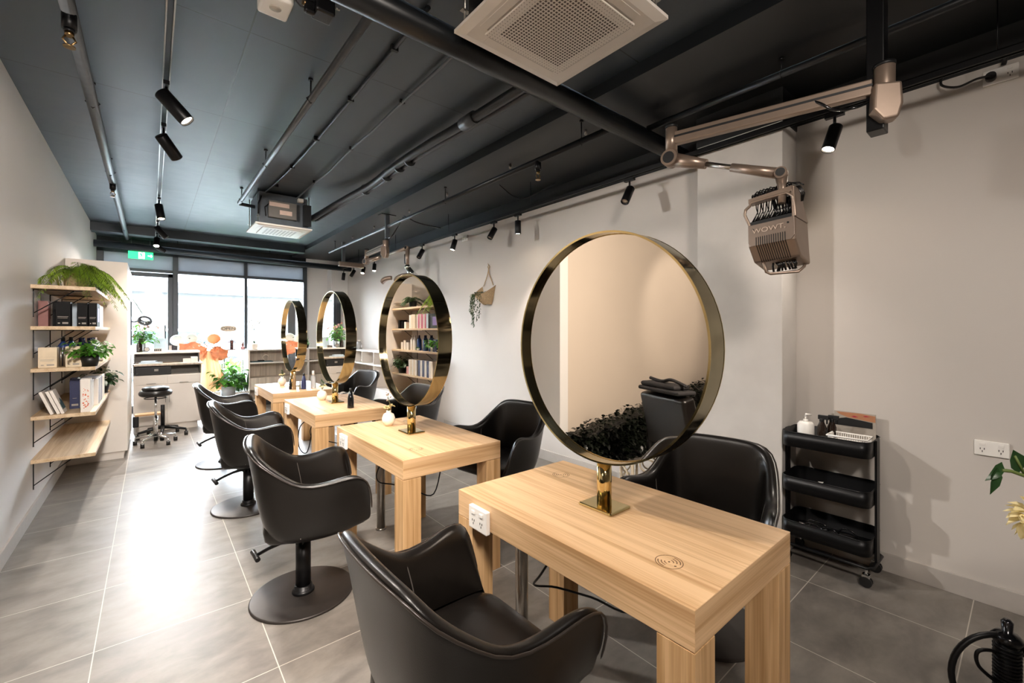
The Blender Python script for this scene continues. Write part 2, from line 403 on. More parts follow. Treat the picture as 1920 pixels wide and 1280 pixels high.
# conduits
def conduit(label,pts,r,m,cl,ml):
    t=thing('ceiling_conduit',label,'conduit',pts[0]); o=V(pts[0])
    MB().tube(crv([V(p)-o for p in pts]),r,8).build('conduit',m,t)
    for p in cl: MB().cbox(V(p)-o,(r*3.4,.02,r*2.6)).build('clip',ml,t)
conduit('black corrugated conduit clipped to ceiling beside the drain pipe',[(1.05,1.9,2.992),(1.06,3.0,2.992),(1.06,4.5,2.992),(1.0,5.95,2.99)],.012,M['pipeblk'],[(1.055,y,2.992) for y in (2.3,3,3.8,4.6,5.3)],M['blkmetal'])
conduit('shiny grey cable sagging along ceiling toward far air conditioner',[(1.34,1.9,2.985),(1.34,2.8,2.985),(1.34,3.3,2.972),(1.345,3.8,2.987),(1.35,4.4,2.97),(1.35,4.9,2.985),(1.33,5.7,2.97)],.010,M['pipegrey'],[(1.34,y,2.99) for y in (2.8,3.8,4.9)],M['blkmetal'])
t=thing('refrigerant_duct','black lagged air conditioning duct snaking along ceiling','duct',(1.75,2.0,2.93))
o=V((1.75,2.0,2.93)); P=[(1.80,1.85,2.93),(1.78,2.6,2.93),(1.75,3.2,2.93),(1.74,3.8,2.925),(1.76,4.4,2.92),(1.70,5.0,2.90),(1.62,5.4,2.85),(1.52,5.72,2.78)]
MB().tube(crv([V(p)-o for p in P]),.034,14).build('large_duct',M['pipeblk'],t)
MB().tube(crv([V((p[0]+.06,p[1],p[2]-.005))-o for p in P]),.022,12).build('small_duct',M['pipeblk'],t)
MB().cyl(V((1.78,2.55,2.93))-o,V((1.78,2.71,2.93))-o,.045,14).build('tape_wrap',M['pipegrey'],t)
for y,x in ((3.55,1.745),(3.75,1.74),(4.05,1.75),(4.6,1.75)): MB().cyl(V((x+.03,y,2.925))-o,V((x+.03,y+.02,2.925))-o,.056,14).build('tape_wrap',M['pipegrey'],t)
t=thing('loose_cable','black cable draped over track near right wall','cable',(2.75,3.3,2.8))
MB().tube(crv([(0,.2,.1),(.1,.1,-.02),(.18,0,-.05),(.25,-.15,0),(.3,-.3,.05)]),.005,6).build('cable',M['blkmetal'],t)
# screws
for i,(x,y) in enumerate(((2.53,4.16),(2.52,5.06),(2.51,6.16),(2.51,7.05),(2.55,2.18),(2.545,3.08))):
    tag(MB().at((x,y,ZC2)).cyl((0,0,0),(0,0,-.03),.012,10).cyl((0,0,-.03),(0,0,-.035),.008,8).build('ceiling_bolt',M['steel']),'small silver bolt end in the row along right ceiling','bolt','bolt ends along the right ceiling')
# lighting tracks
def track(label,x,y0,y1,z,zt):
    t=thing('lighting_track',label,'lighting track',(x,(y0+y1)/2,z)); h=(y1-y0)/2
    MB().box(-.018,-.012,-h,h,-.017,.017).box(.012,.018,-h,h,-.017,.017).box(-.018,.018,-h,h,.013,.017).build('rail',M['steel'] if zt==ZC else M['blkmetal'],t)
    MB().box(-.011,.011,-h,h,-.012,.012).build('track_channel',M['blackpaint'],t)
    k=MB()
    y=-h+.3
    while y<h: k.cyl((0,y,.017),(0,y,zt-z),.0035,6); y+=1.6
    k.build('suspension_rod',M['blkmetal'],t)
track('silver edged lighting track along left side of ceiling',.07,-1.5,9.6,2.90,ZC)
track('black lighting track running above the right wall',3.0,-1.8,9.0,2.672,ZC2)
LAMPS=[]
def spot(label,x,y,z,rx,ry,L=.16,r=.035,lit=True,power=60,size=80,blend=.6,col=(1,.90,.81),drop=.05,group='track spotlights',soft=.03):
    t=thing('track_spotlight',label,'spotlight',(x,y,z),0,group)
    MB().box(-.015,.015,-.045,.045,-.035,-.012).cyl((0,0,-.035),(0,0,-.035-drop),.008,8).build('mount',M['blkmetal'],t)
    e=Euler((rx,ry,0)); 
    h=MB(); h.T=Matrix.Translation((0,0,-.035-drop-L*.18))@e.to_matrix().to_4x4()
    h.lathe([(0,L*.18),(r*.92,L*.18),(r,L*.16),(r,-L*.82),(r*.94,-L*.84),(r*.86,-L*.82),(r*.8,-L*.74),(0,-L*.74)],seg=28)
    h.build('lamp_housing',M['blkmetal'],t)
    g=MB(); g.T=Matrix.Translation((0,0,-.035-drop-L*.18))@e.to_matrix().to_4x4()
    g.lathe([(0,-L*.745),(r*.78,-L*.745),(r*.78,-L*.775),(0,-L*.775)],seg=24); g.build('lens',M['lens'] if lit else M['lensoff'],t)
    if lit:
        ld=bpy.data.lights.new('spot_light','SPOT'); ld.energy=power; ld.spot_size=math.radians(size); ld.spot_blend=blend; ld.color=col; ld.shadow_soft_size=soft
        lo=bpy.data.objects.new('spot_light',ld); COL.objects.link(lo)
        T=Matrix.Translation((x,y,z-.035-drop-L*.18))@e.to_matrix().to_4x4()@Matrix.Translation((0,0,-L*.86))
        lo.matrix_world=T; LAMPS.append(lo)
    return t
# ------------------------------------------------------------------ spotlights
LG='track spotlights on the silver edged track'; RG='track spotlights on the black track'
D=math.radians
spot('largest track spotlight, tilted right on the silver track, nearest camera',.07,3.30,2.885,D(-10),D(-40),.19,.042,True,80,120,soft=.06,col=(1,.97,.93),group=LG,drop=.03)
spot('dark track spotlight just behind the largest one on silver track',.07,3.98,2.885,D(30),D(-40),.17,.04,True,60,115,soft=.06,col=(1,.97,.94),group=LG,drop=.05)
spot('lit track spotlight midway along the silver track',.07,6.2,2.885,D(-14),D(-8),.17,.038,True,60,100,group=LG)
spot('tilted track spotlight just beyond the midway lit one on silver track',.07,7.5,2.885,D(0),D(-38),.17,.038,True,45,110,soft=.05,col=(1,.97,.94),group=LG)  # switched on as added light to brighten the right wall
spot('blazing track spotlight near the green exit sign',.07,8.45,2.885,D(-30),D(4),.15,.038,True,90,110,group=LG)
spot('last track spotlight on silver track, tilted below the blazing one',.07,9.1,2.885,D(0),D(-55),.16,.038,False,0,group=LG)
spot('track spotlight on silver track above the camera',.07,1.85,2.885,D(-5),D(-25),.17,.04,True,38,90,group=LG)
spot('added fill spotlight on silver track behind the camera',.07,.3,2.885,D(46),D(40),.17,.04,True,200,130,soft=.15,group=LG)  # unseen fill lamp, added to brighten the left wall
spot('rearmost added fill spotlight on silver track behind the camera',.07,-1.0,2.885,D(35),D(-30),.17,.04,True,75,130,soft=.2,group=LG)  # added out of view as fill for the near right side
spot('lit track spotlight hanging beside the boom above the trolley',3.0,.72,2.655,D(10),D(20),.15,.034,True,15,100,group=RG)
spot('track spotlight above the big round mirror, tilted left and unlit',3.0,2.10,2.655,D(0),D(32),.15,.034,False,0,group=RG)
spot('straight down lit spotlight, nearer of the pair left of big mirror',3.0,3.50,2.655,0,0,.14,.033,True,22,70,group=RG)
spot('tilted spotlight, further of the pair left of big mirror',3.0,3.92,2.655,D(0),D(32),.14,.033,False,0,group=RG)
spot('single tilted spotlight left of the hanging basket',3.0,4.75,2.655,D(0),D(18),.14,.033,True,16,70,group=RG)
spot('tilted spotlight beyond the basket with a looped cord',3.0,5.62,2.655,D(0),D(30),.14,.033,False,0,group=RG)
spot('spotlight directly above the second mirror from camera',3.0,6.12,2.655,0,0,.14,.033,False,0,group=RG)
spot('bright spotlight shining left of the back arm, nearer of the bright pair',3.0,7.35,2.655,D(-18),D(12),.14,.033,True,25,80,group=RG)
spot('bright spotlight shining left of the back arm, further of the bright pair',3.0,7.85,2.655,D(-22),D(22),.14,.033,True,35,80,group=RG)
spot('tilted spotlight near far end of black track',3.0,8.35,2.655,0,D(30),.14,.033,False,0,group=RG)
spot('last small spotlight at the far end of black track',3.0,8.92,2.655,0,D(6),.14,.033,False,0,group=RG)
spot('rear spotlight on black track behind the trolley',3.0,-.55,2.655,D(25),D(50),.15,.034,False,0,group=RG)
track('short track over the alcove basins',-2.9,-1.5,2.6,2.90,ZC)
spot('alcove spotlight washing the beige wall above the hedge',-2.9,1.3,2.885,D(60),D(0),.17,.038,True,30,50,group='alcove spotlights')
spot('added fill spotlight over the alcove behind the camera',-2.9,.2,2.885,D(20),D(-30),.17,.038,True,22,120,group='alcove spotlights')  # extra unseen lamp, put in for fill light

# ------------------------------------------------------------------ styling tables
def make_table():
    t=thing('styling_table','','table',(0,0,0),0,'pale oak styling stations')
    tb=MB(); tb.box(-.31,.31,-.503,.503,.65,.75); tb.bm.faces.ensure_lookup_table(); tb.bm.normal_update()
    for f in tb.bm.faces:
        c=f.calc_center_median()
        if abs(c.y)>.49: f.material_index=1
    tb.build('tabletop',[M['oakY'],M['oakX']],t,bevel=.0015)
    for sx in (-1,1):
        for sy in (-1,1):
            x=sx*.26; y=sy*.453
            MB().box(x-.05,x+.05,y-.05,y+.05,0,.648).build('leg',M['oakZ'],t,bevel=.0015)
    MB().cyl((-.03,.43,.01),(-.03,.43,.645),.028,20).cyl((-.03,.43,0),(-.03,.43,.012),.036,20).build('steel_pole',M['steel'],t)
    MB().box(-.2,.12,-.3,.2,.62,.648).box(-.18,-.08,-.2,.1,.58,.62).build('cable_tray',M['blkmetal'],t)
    s=MB().box(-.330,-.3105,.285,.40,.64,.727).build('power_socket',M['white'],t,bevel=.004)
    k=MB()
    for y in (.318,.368): k.box(-.334,-.330,y-.009,y+.009,.70,.712)
    k.build('switch',M['white'],s,bevel=.001)
    k=MB()
    for y in (.318,.368):
        for dy,dz in ((-.006,.004),(.006,.004),(0,-.008)): k.box(-.3312,-.330,y+dy-.0012,y+dy+.0012,.671+dz-.004,.671+dz+.004)
    k.build('socket_hole',M['blackpaint'],s)
    for (cx,cy) in ((-.16,-.35),(.145,.36)):
        L=MB(); z=.7503
        def ringarc(r,w,a0,a1,n):
            prev=None
            for i in range(n+1):
                a=a0+(a1-a0)*i/n
                cur=(L._v((cx+(r-w)*math.cos(a),cy+(r-w)*math.sin(a),z)),L._v((cx+(r+w)*math.cos(a),cy+(r+w)*math.sin(a),z)))
                if prev: L.face([prev[0],prev[1],cur[1],cur[0]])
                prev=cur
        ringarc(.037,.0010,0,2*PI,48)
        b=D(-35)
        for r in (.012,.021,.030):
            ringarc(r,.0012,b-D(38),b+D(38),12); ringarc(r,.0012,b+PI-D(38),b+PI+D(38),12)
        ringarc(.0016,.0015,0,2*PI,10)
        L.quad((cx-.012,cy-.022,z),(cx-.007,cy-.020,z),(cx-.004,cy-.025,z),(cx-.009,cy-.027,z))
        L.build('charging_mark',M['engrave'],t)
    return t
M['engrave']=mat('engraved_mark','5a3d22',.6)
TY=[1.003,2.517,4.03,5.53]
t0=make_table(); TB=[t0]; t0.location=(1.28,TY[0],0); t0['label']='nearest oak styling table with big round mirror in foreground'
for y,l in zip(TY[1:],('second oak styling table from camera with round vase beside mirror post','third oak styling table with one black bottle on it','farthest oak styling table crowded with several bottles')):
    TB.append(dup(t0,(1.28,y,0),0,l))
# cables under tables
for i,(y,l) in enumerate(((1.0,'loose black cable hanging below the nearest oak table'),(2.517,'loose black cable looping below the second oak table'),(4.03,'bundle of black cables at left edge of third oak table'))):
    o=MB(); 
    o.tube(crv([(-.05,.1,.62),(-.09,.16,.5),(-.04,.25,.40),(.05,.22,.37),(.12,.1,.36),(.2,-.05,.35),(.24,-.1,.62)]),.0045,6)
    if i==2: o.tube(crv([(-.02,.3,.60),(-.12,.38,.5),(-.12,.42,.3),(-.05,.40,.25),(.0,.35,.6)]),.005,6)
    b=o.build('power_cable',M['blkmetal'],TB[i]); b.location=(-.08,0,0)

# ------------------------------------------------------------------ round mirrors
def make_mirror():
    t=thing('round_mirror','','mirror',(0,0,0),0,'brass round mirrors on the styling tables')
    r=.418; w=.044; cz=.59
    def ringrun(mb,prof):
        seg=96; n=len(prof)
        def rg(q): return [mb._v((q[1],q[0]*math.cos(2*PI*k/seg),cz+q[0]*math.sin(2*PI*k/seg))) for k in range(seg)]
        for i in range(n):
            A=rg(prof[i]);B=rg(prof[(i+1)%n])
            for k in range(seg): mb.face([A[k],A[(k+1)%seg],B[(k+1)%seg],B[k]],True)
    f=MB(); ringrun(f,[(r,-w),(r,w),(r-.004,w),(r-.004,-w)]); f.build('frame_band',M['brassd'],t)
    f=MB(); ringrun(f,[(r+.001,-w-.001),(r+.001,-w+.002),(r-.006,-w+.002),(r-.006,-w-.001)]); ringrun(f,[(r+.001,w-.002),(r+.001,w+.001),(r-.006,w+.001),(r-.006,w-.002)]); f.build('frame_lip',M['brass'],t)
    for s in (-1,1):
        g=MB(); c=g._v((s*.018,0,cz)); ring=[g._v((s*.018,(r-.004)*math.cos(2*PI*k/96),cz+(r-.004)*math.sin(2*PI*k/96))) for k in range(96)]
        for k in range(96): g.face([c,ring[k],ring[(k+1)%96]])
        g.build('mirror_pane',M['mirror'],t)
    MB().cyl((0,0,.01),(0,0,cz-r+.003),.027,32).build('post',M['brass'],t)
    MB().box(-.06,.06,-.075,.075,0,.011).build('base_plate',M['brass'],t,bevel=.006)
    return t
m0=make_mirror(); m0.location=(1.288,1.012,.75); m0['label']='largest looking round brass mirror, on the nearest oak table'
for y,l in ((2.555,'round brass mirror reflecting product shelves, on second table'),(4.06,'narrow looking round brass mirror on the third table'),(5.57,'farthest and narrowest looking round brass mirror')):
    dup(m0,(1.288,y,.75),0,l)

# ------------------------------------------------------------------ salon chairs
def shell_stations():
    # (rim x,y,z , bottom x,y,z , inner seat x,y,z) half, from back centre to arm front
    return [((-.262,0,.850),(-.15,0,.345),(-.175,0,.47)),
            ((-.258,.13,.850),(-.148,.07,.345),(-.175,.10,.47)),
            ((-.240,.215,.838),(-.14,.14,.346),(-.165,.175,.47)),
            ((-.198,.255,.785),(-.10,.185,.350),(-.13,.215,.465)),
            ((-.105,.278,.712),(-.05,.205,.352),(-.06,.232,.462)),
            ((-.030,.290,.662),(.01,.214,.353),(.012,.239,.460)),
            ((.070,.305,.662),(.09,.220,.356),(.10,.243,.458)),
            ((.150,.318,.682),(.16,.222,.366),(.17,.243,.456)),
            ((.215,.326,.690),(.22,.222,.380),(.225,.242,.455)),
            ((.262,.325,.665),(.255,.222,.395),(.262,.240,.453)),
            ((.282,.312,.585),(.272,.222,.405),(.278,.238,.452)),
            ((.288,.282,.50),(.282,.222,.412),(.286,.236,.45))]
def make_chair():
    t=thing('salon_chair','','chair',(0,0,0),0,'black leather tub salon chairs')
    st=shell_stations(); full=[tuple((p[0],-p[1],p[2]) for p in s) for s in st[:0:-1]]+st
    mb=MB(); rows=[]; rim=[]; seam_pts={}
    for Rm,B,S in full:
        Rm,B,S=V(Rm),V(B),V(S)
        out=V((Rm.x-.05,Rm.y,0)); 
        if out.length<1e-6: out=V((-1,0,0))
        out.normalize()
        inn=-out; th=.042 if Rm.z>.6 else .03
        h=Rm.z-B.z
        p=[V((B.x*.45,B.y*.45,.325)),B.copy(),
           B.lerp(Rm,.18)+out*.028, B.lerp(Rm,.5)+out*.020, B.lerp(Rm,.85)+out*.006, Rm+out*.006-V((0,0,.010)),
           Rm.copy()+inn*.004, Rm+inn*th*.5+V((0,0,.002)), Rm+inn*th-V((0,0,.012)),
           Rm.lerp(S,.25)+inn*th*.75, Rm.lerp(S,.6)+inn*th*.55, S.copy()]
        seam_pts[len(rows)]=[p[8]+out*.006+V((0,0,.004)),p[9]+inn*.002,p[10]+inn*.003,p[11]+inn*.001+V((0,0,.01))]
        rows.append([mb._v(q) for q in p]); rim.append(Rm+out*.010-V((0,0,.008)))
    for A,Bq in zip(rows,rows[1:]):
        for a in range(len(A)-1): mb.face([A[a],Bq[a],Bq[a+1],A[a+1]],True)
    # close the arm ends and underside
    for r_ in (rows[0],rows[-1]):
        try: f=mb.face(list(r_[1:]),True)
        except Exception: pass
    mb.face([r_[0] for r_ in rows])
    o=mb.build('shell',M['leather'],t,sub=2)
    MB().tube([rim[i] for i in range(len(rim))],.0042,8).build('piping',M['stitch'],t,sub=1)
    for k in (len(st)-1-5,len(st)-1+5):
        rr=seam_pts[k]; MB().tube(crv(rr),.0022,6).build('seam',M['thread'],t)
    # seat pad
    sb=MB(); nx,ny=9,9; top=[];bot=[]
    for i in range(nx):
        u=i/(nx-1); x=-.19+u*.51
        hw=.155+.092*min(1,u*3.2)-(.035*max(0,(u-.82)/.18)**2)
        rt=[];rb=[]
        for j in range(ny):
            v=-1+2*j/(ny-1); e=max(abs(v)**6,0)
            z=.482-.012*e-.035*max(0,(u-.8)/.2)**2.2-.006*(1-v*v)*math.sin(PI*u)
            rt.append(sb._v((x,v*hw,z))); rb.append(sb._v((x-.03*max(0,(u-.8)/.2),v*hw*.93,.345+.045*u)))
        top.append(rt);bot.append(rb)
    for i in range(nx-1):
        for j in range(ny-1):
            sb.face([top[i][j],top[i][j+1],top[i+1][j+1],top[i+1][j]],True); sb.face([bot[i][j],bot[i+1][j],bot[i+1][j+1],bot[i][j+1]],True)
    for j in range(ny-1):
        sb.face([top[-1][j],top[-1][j+1],bot[-1][j+1],bot[-1][j]],True); sb.face([top[0][j],bot[0][j],bot[0][j+1],top[0][j+1]],True)
    for i in range(nx-1):
        sb.face([top[i][0],top[i+1][0],bot[i+1][0],bot[i][0]],True); sb.face([top[i][-1],bot[i][-1],bot[i+1][-1],top[i+1][-1]],True)
    sb.build('seat',M['leather'],t,sub=1)
    MB().cyl((0,0,.012),(0,0,.30),.037,28).cyl((0,0,.30),(0,0,.335),.045,24).cyl((0,0,.315),(0,0,.345),.09,24).build('column',M['blkmetal'],t)
    MB().lathe([(.055,.010),(.055,.022),(.05,.030),(.043,.032),(.043,.05),(.037,.052)],seg=32).build('collar',M['blkmetal'],t)
    MB().lathe([(0,0),(.248,0),(.252,.004),(.25,.011),(.244,.013),(0,.014)],seg=64).build('base_disc',M['disc'],t)
    l=MB(); l.tube([(0,.0,.29),(-.05,.04,.285),(-.10,.07,.265),(-.16,.10,.235),(-.22,.125,.20)],[.016,.014,.010,.009,.009],10); l.cyl((-.02,-.03,.29),(.02,.05,.29),.022,14)
    lv=l.build('pump_lever',M['blkmetal'],t)
    MB().tube([(-.21,.085,.192),(-.222,.125,.20),(-.235,.165,.208)],.013,12).build('pedal_grip',M['potblack'],lv)
    k=MB().box(-.03,-.027,-.233,-.231,.39,.405); k.build('maker_tab',M['label'],t)
    return t
def place(o,x,y,rz,label): return dup(o,(x,y,0),D(rz),label)
CH=[(.655,1.05,0,'nearest black leather salon chair, cut off by bottom of picture'),
    (.625,2.49,-10,'black salon chair on aisle side of the second oak table'),
    (.60,4.02,-6,'black salon chair on aisle side of the third oak table'),
    (.60,5.50,-6,'farthest black salon chair on the aisle side'),
    (2.04,1.0,190,'black salon chair between nearest table and trolley, back to wall'),
    (2.02,2.52,190,'black salon chair on wall side of the second oak table'),
    (2.10,4.15,196,'black salon chair half hidden behind second round mirror'),
    (2.15,5.95,200,'farthest wall side salon chair with a patterned cape on it')]
c0=make_chair(); c0.location=(*CH[0][:2],0); c0.rotation_euler=(0,0,0); c0['label']=CH[0][3]
for x,y,rz,l in CH[1:]: place(c0,x,y,rz,l)

# ------------------------------------------------------------------ ceiling cassettes
def cassette(label,cx,cy,z,w,h,zt,detail):
    t=thing('ceiling_air_conditioner',label,'air conditioner',(cx,cy,z))
    a,b=w/2,h/2
    p=MB()
    p.prism([(-a,-b),(a,-b),(a,b),(-a,b)],'Z',.012,.028)
    # sloping rim down to inner panel
    i1=.88
    A=[p._v((sx*a,sy*b,.012)) for sx,sy in ((-1,-1),(1,-1),(1,1),(-1,1))]; B=[p._v((sx*a*i1,sy*b*i1,.002)) for sx,sy in ((-1,-1),(1,-1),(1,1),(-1,1))]
    for k in range(4): p.face([A[k],A[(k+1)%4],B[(k+1)%4],B[k]])
    p.face(B)
    p.build('fascia',M['acwhite'],t,bevel=.002)
    q=MB(); g=.70; q.prism([(-a*g,-b*g),(a*g,-b*g),(a*g,b*g),(-a*g,b*g)],'Z',-.006,.004); q.build('intake_panel',M['acwhite'],t,bevel=.003)
    s=MB()
    for sg in (-1,1):
        s.box(sg*a*.78-.018,sg*a*.78+.018,-b*.62,b*.62,.0005,.006); s.box(-a*.62,a*.62,sg*b*.78-.018,sg*b*.78+.018,.0005,.006)
    s.build('air_flap',M['acwhite'],t,bevel=.001)
    s=MB()
    for sg in (-1,1):
        s.box(sg*(a*.78-.024),sg*(a*.78-.019),-b*.62,b*.62,-.001,.004) if sg>0 else s.box(-(a*.78-.019),-(a*.78-.024),-b*.62,b*.62,-.001,.004)
        y0,y1=sorted((sg*(b*.78-.024),sg*(b*.78-.019))); s.box(-a*.62,a*.62,y0,y1,-.001,.004)
    s.build('air_slot',M['acgrey'],t)
    gr=MB(); n=24 if detail else 9; ga=a*.56; st_=2*ga/n
    for i in range(n):
        for j in range(n):
            x=-ga+(i+.5)*st_; y=-ga*b/a+(j+.5)*st_*b/a; e=st_*.28
            gr.box(x-e,x+e,y-e,y+e,-.0068,-.0058)
    if detail:
        for i in range(n+6):
            for j in range(n+6):
                if 3<=i<n+3 and 3<=j<n+3: continue
                x=-ga-2.5*st_+i*st_; y=(-ga-2.5*st_+j*st_)*b/a; e=st_*.1
                gr.box(x-e,x+e,y-e,y+e,-.0066,-.0059)
    gr.build('intake_grille',M['acdark'] if detail else M['acgrey'],t)
    bo=MB().box(-a*.86,a*.86,-b*.86,b*.86,.028,zt-z-.02).build('body_box',M['blkmetal'] if detail else M['pipegrey'],t,bevel=.004)
    r=MB()
    for sx in (-1,1):
        for sy in (-1,1): r.cyl((sx*a*.9,sy*b*.88,.05),(sx*a*.9,sy*b*.88,zt-z),.005,6).box(sx*a*.9-.02,sx*a*.9+.02,sy*b*.88-.012,sy*b*.88+.012,.1,.104)
    r.build('threaded_rod',M['steel'],t)
    return t
cassette('large white square ceiling air conditioner at top of picture',1.345,1.30,2.695,.645,.65,ZC,True)
a2=cassette('small looking white ceiling air conditioner at far end of ceiling',1.20,5.88,2.60,.60,.62,ZC,False)
e=MB().box(-.17,.12,-.335,-.268,.10,.29).build('control_box',M['cabdark'],a2,bevel=.003)
MB().box(-.165,.04,-.3375,-.335,.225,.27).box(-.06,.07,-.3375,-.335,.14,.19).build('sticker',M['sticker'],e)
MB().tube([(-.24,-.29,.33),(-.27,-.31,.24),(-.27,-.3,.12)],.009,8).tube([(-.15,-.3,.27),(-.21,-.33,.2),(-.2,-.33,.1)],.007,8).build('wiring',M['blkmetal'],a2)
MB().box(.14,.20,-.32,-.27,.33,.37).build('junction_box',M['acwhite'],a2,bevel=.003)
MB().box(.2,.28,-.34,-.27,.05,.3).build('valve_cover',M['blackpaint'],a2)
# ------------------------------------------------------------------ hair processors on ceiling posts
def rot2(a): return Matrix.Rotation(a,4,'Z')
def processor_head(t,loc,rz,roll,scale=1.0):
    # local frame: front face looks along -Y; built from a side profile (y,z) extruded in x
    T=Matrix.Translation(loc)@Matrix.Rotation(rz,4,'Z')@Matrix.Rotation(roll,4,'Y')@Matrix.Rotation(D(-4),4,'X')@Matrix.Scale(scale,4)
    def B(): m=MB(); m.T=T.copy(); return m
    hw=.112
    h=B(); h.prism([(0,0),(.0,.115),(.17,.115),(.19,-.10),(.06,-.075)],'X',-hw,hw)
    hd=h.build('housing',M['champ'],t,bevel=.008,seg=3)
    p=B(); p.prism([(-hw+.012,-.0),(hw-.02,-.0),(hw-.002,.02),(hw-.002,.115),(-hw+.002,.115),(-hw+.002,.02)],'Y',-.004,.002); p.build('face_plate',M['champd'],hd,bevel=.002)
    s=B()
    for i in range(14):
        x=-.07+i*.0105
        s.box(x-.0018,x+.0018,-.0055,-.0035,.0,.045)
        s.prism([(-.0025,0),(.06,-.0765),(.062,-.072),(.002,.0)],'X',x-.0018,x+.0018)
    s.build('vent_slot',M['blackpaint'],hd)
    for x in (-.085,.082):
        q=B(); q.cyl((x,-.007,.088),(x,-.003,.088),.005,14); q.build('screw_hole',M['blackpaint'],hd)
    fr=B()
    fr.tube([(-hw+.008,.006,.115),(-hw-.018,.006,.185),(-hw-.012,.006,.21),(-hw+.01,.006,.225),(-hw+.02,.006,.245),(hw-.035,.006,.245),(hw-.02,.006,.232),(hw-.004,.006,.215),(hw-.002,.006,.115)],.008,8)
    fr.prism([(-hw+.005,.235),(hw-.02,.243),(hw-.004,.255),(hw-.006,.275),(-hw+.005,.262)],'Y',0,.05)
    fr.prism([(.0,.115),(0,.27),(.07,.275),(.175,.115)],'X',hw-.014,hw)
    fr.build('top_frame',M['champ'],t,bevel=.003)
    k=B(); k.box(-hw+.01,hw-.016,.006,.14,.108,.135); 
    k.build('plug_bar',M['blackpaint'],t)
    c=B(); rnd=random.Random(3)
    for i in range(13):
        x=-.085+i*.0135
        c.tube([(x-.012,.02,.135),(x+.003,.015,.155),(x+.016,.02,.185),(x+.014,.03,.22),(x+.01,.05,.25)],[.006,.0042,.0028,.0026,.0026],7)
        if i%2==0: c.tube([(x+.006,.04,.135),(x+.014,.035,.17),(x+.006,.03,.21),(x+.0,.04,.25)],.0026,6)
    for i in range(9):
        x=.0+i*.01
        c.tube([(x,.05+rnd.uniform(0,.06),.13),(x+rnd.uniform(-.01,.01),.06,.18),(x+rnd.uniform(-.01,.01),.05,.24)],.005,6)
    c.build('lamp_cables',M['blackgloss'],t)
    c=B()
    for i in range(11):
        x=-.09+i*.0165
        c.tube(arc((x,.025,.272),.014,-.3,PI+.3,8,'YZ'),.0045,6)
        c.tube([(x,.01,.27),(x+.02,.02,.292+rnd.uniform(0,.012)),(x+.05,.03,.288),(x+.07,.03,.270)],.0036,6)
    for i in range(3): c.tube([(hw-.03,.03,.28),(hw+.005+i*.006,.04,.27),(hw+.014+i*.007,.05,.235),(hw+.01+i*.003,.06,.20)],.003,6)
    c.build('cable_coils',M['blackgloss'],t)
    lf=B(); lf.tube([(-.07,.075,-.075),(-.065,.10,-.125),(-.05,.11,-.135),(.07,.15,-.135),(.088,.17,-.11),(.09,.185,-.085)],.008,8)
    lf.build('lower_handle',M['champ'],t)
    c=B()
    for i in range(9):
        x=-.03+i*.0125
        c.tube([(x,.10,-.08),(x+rnd.uniform(-.01,.012),.11,-.10),(x+rnd.uniform(-.012,.012),.12,-.125)],.0055,6)
    c.build('lower_cables',M['blackgloss'],t)
    return hd,T
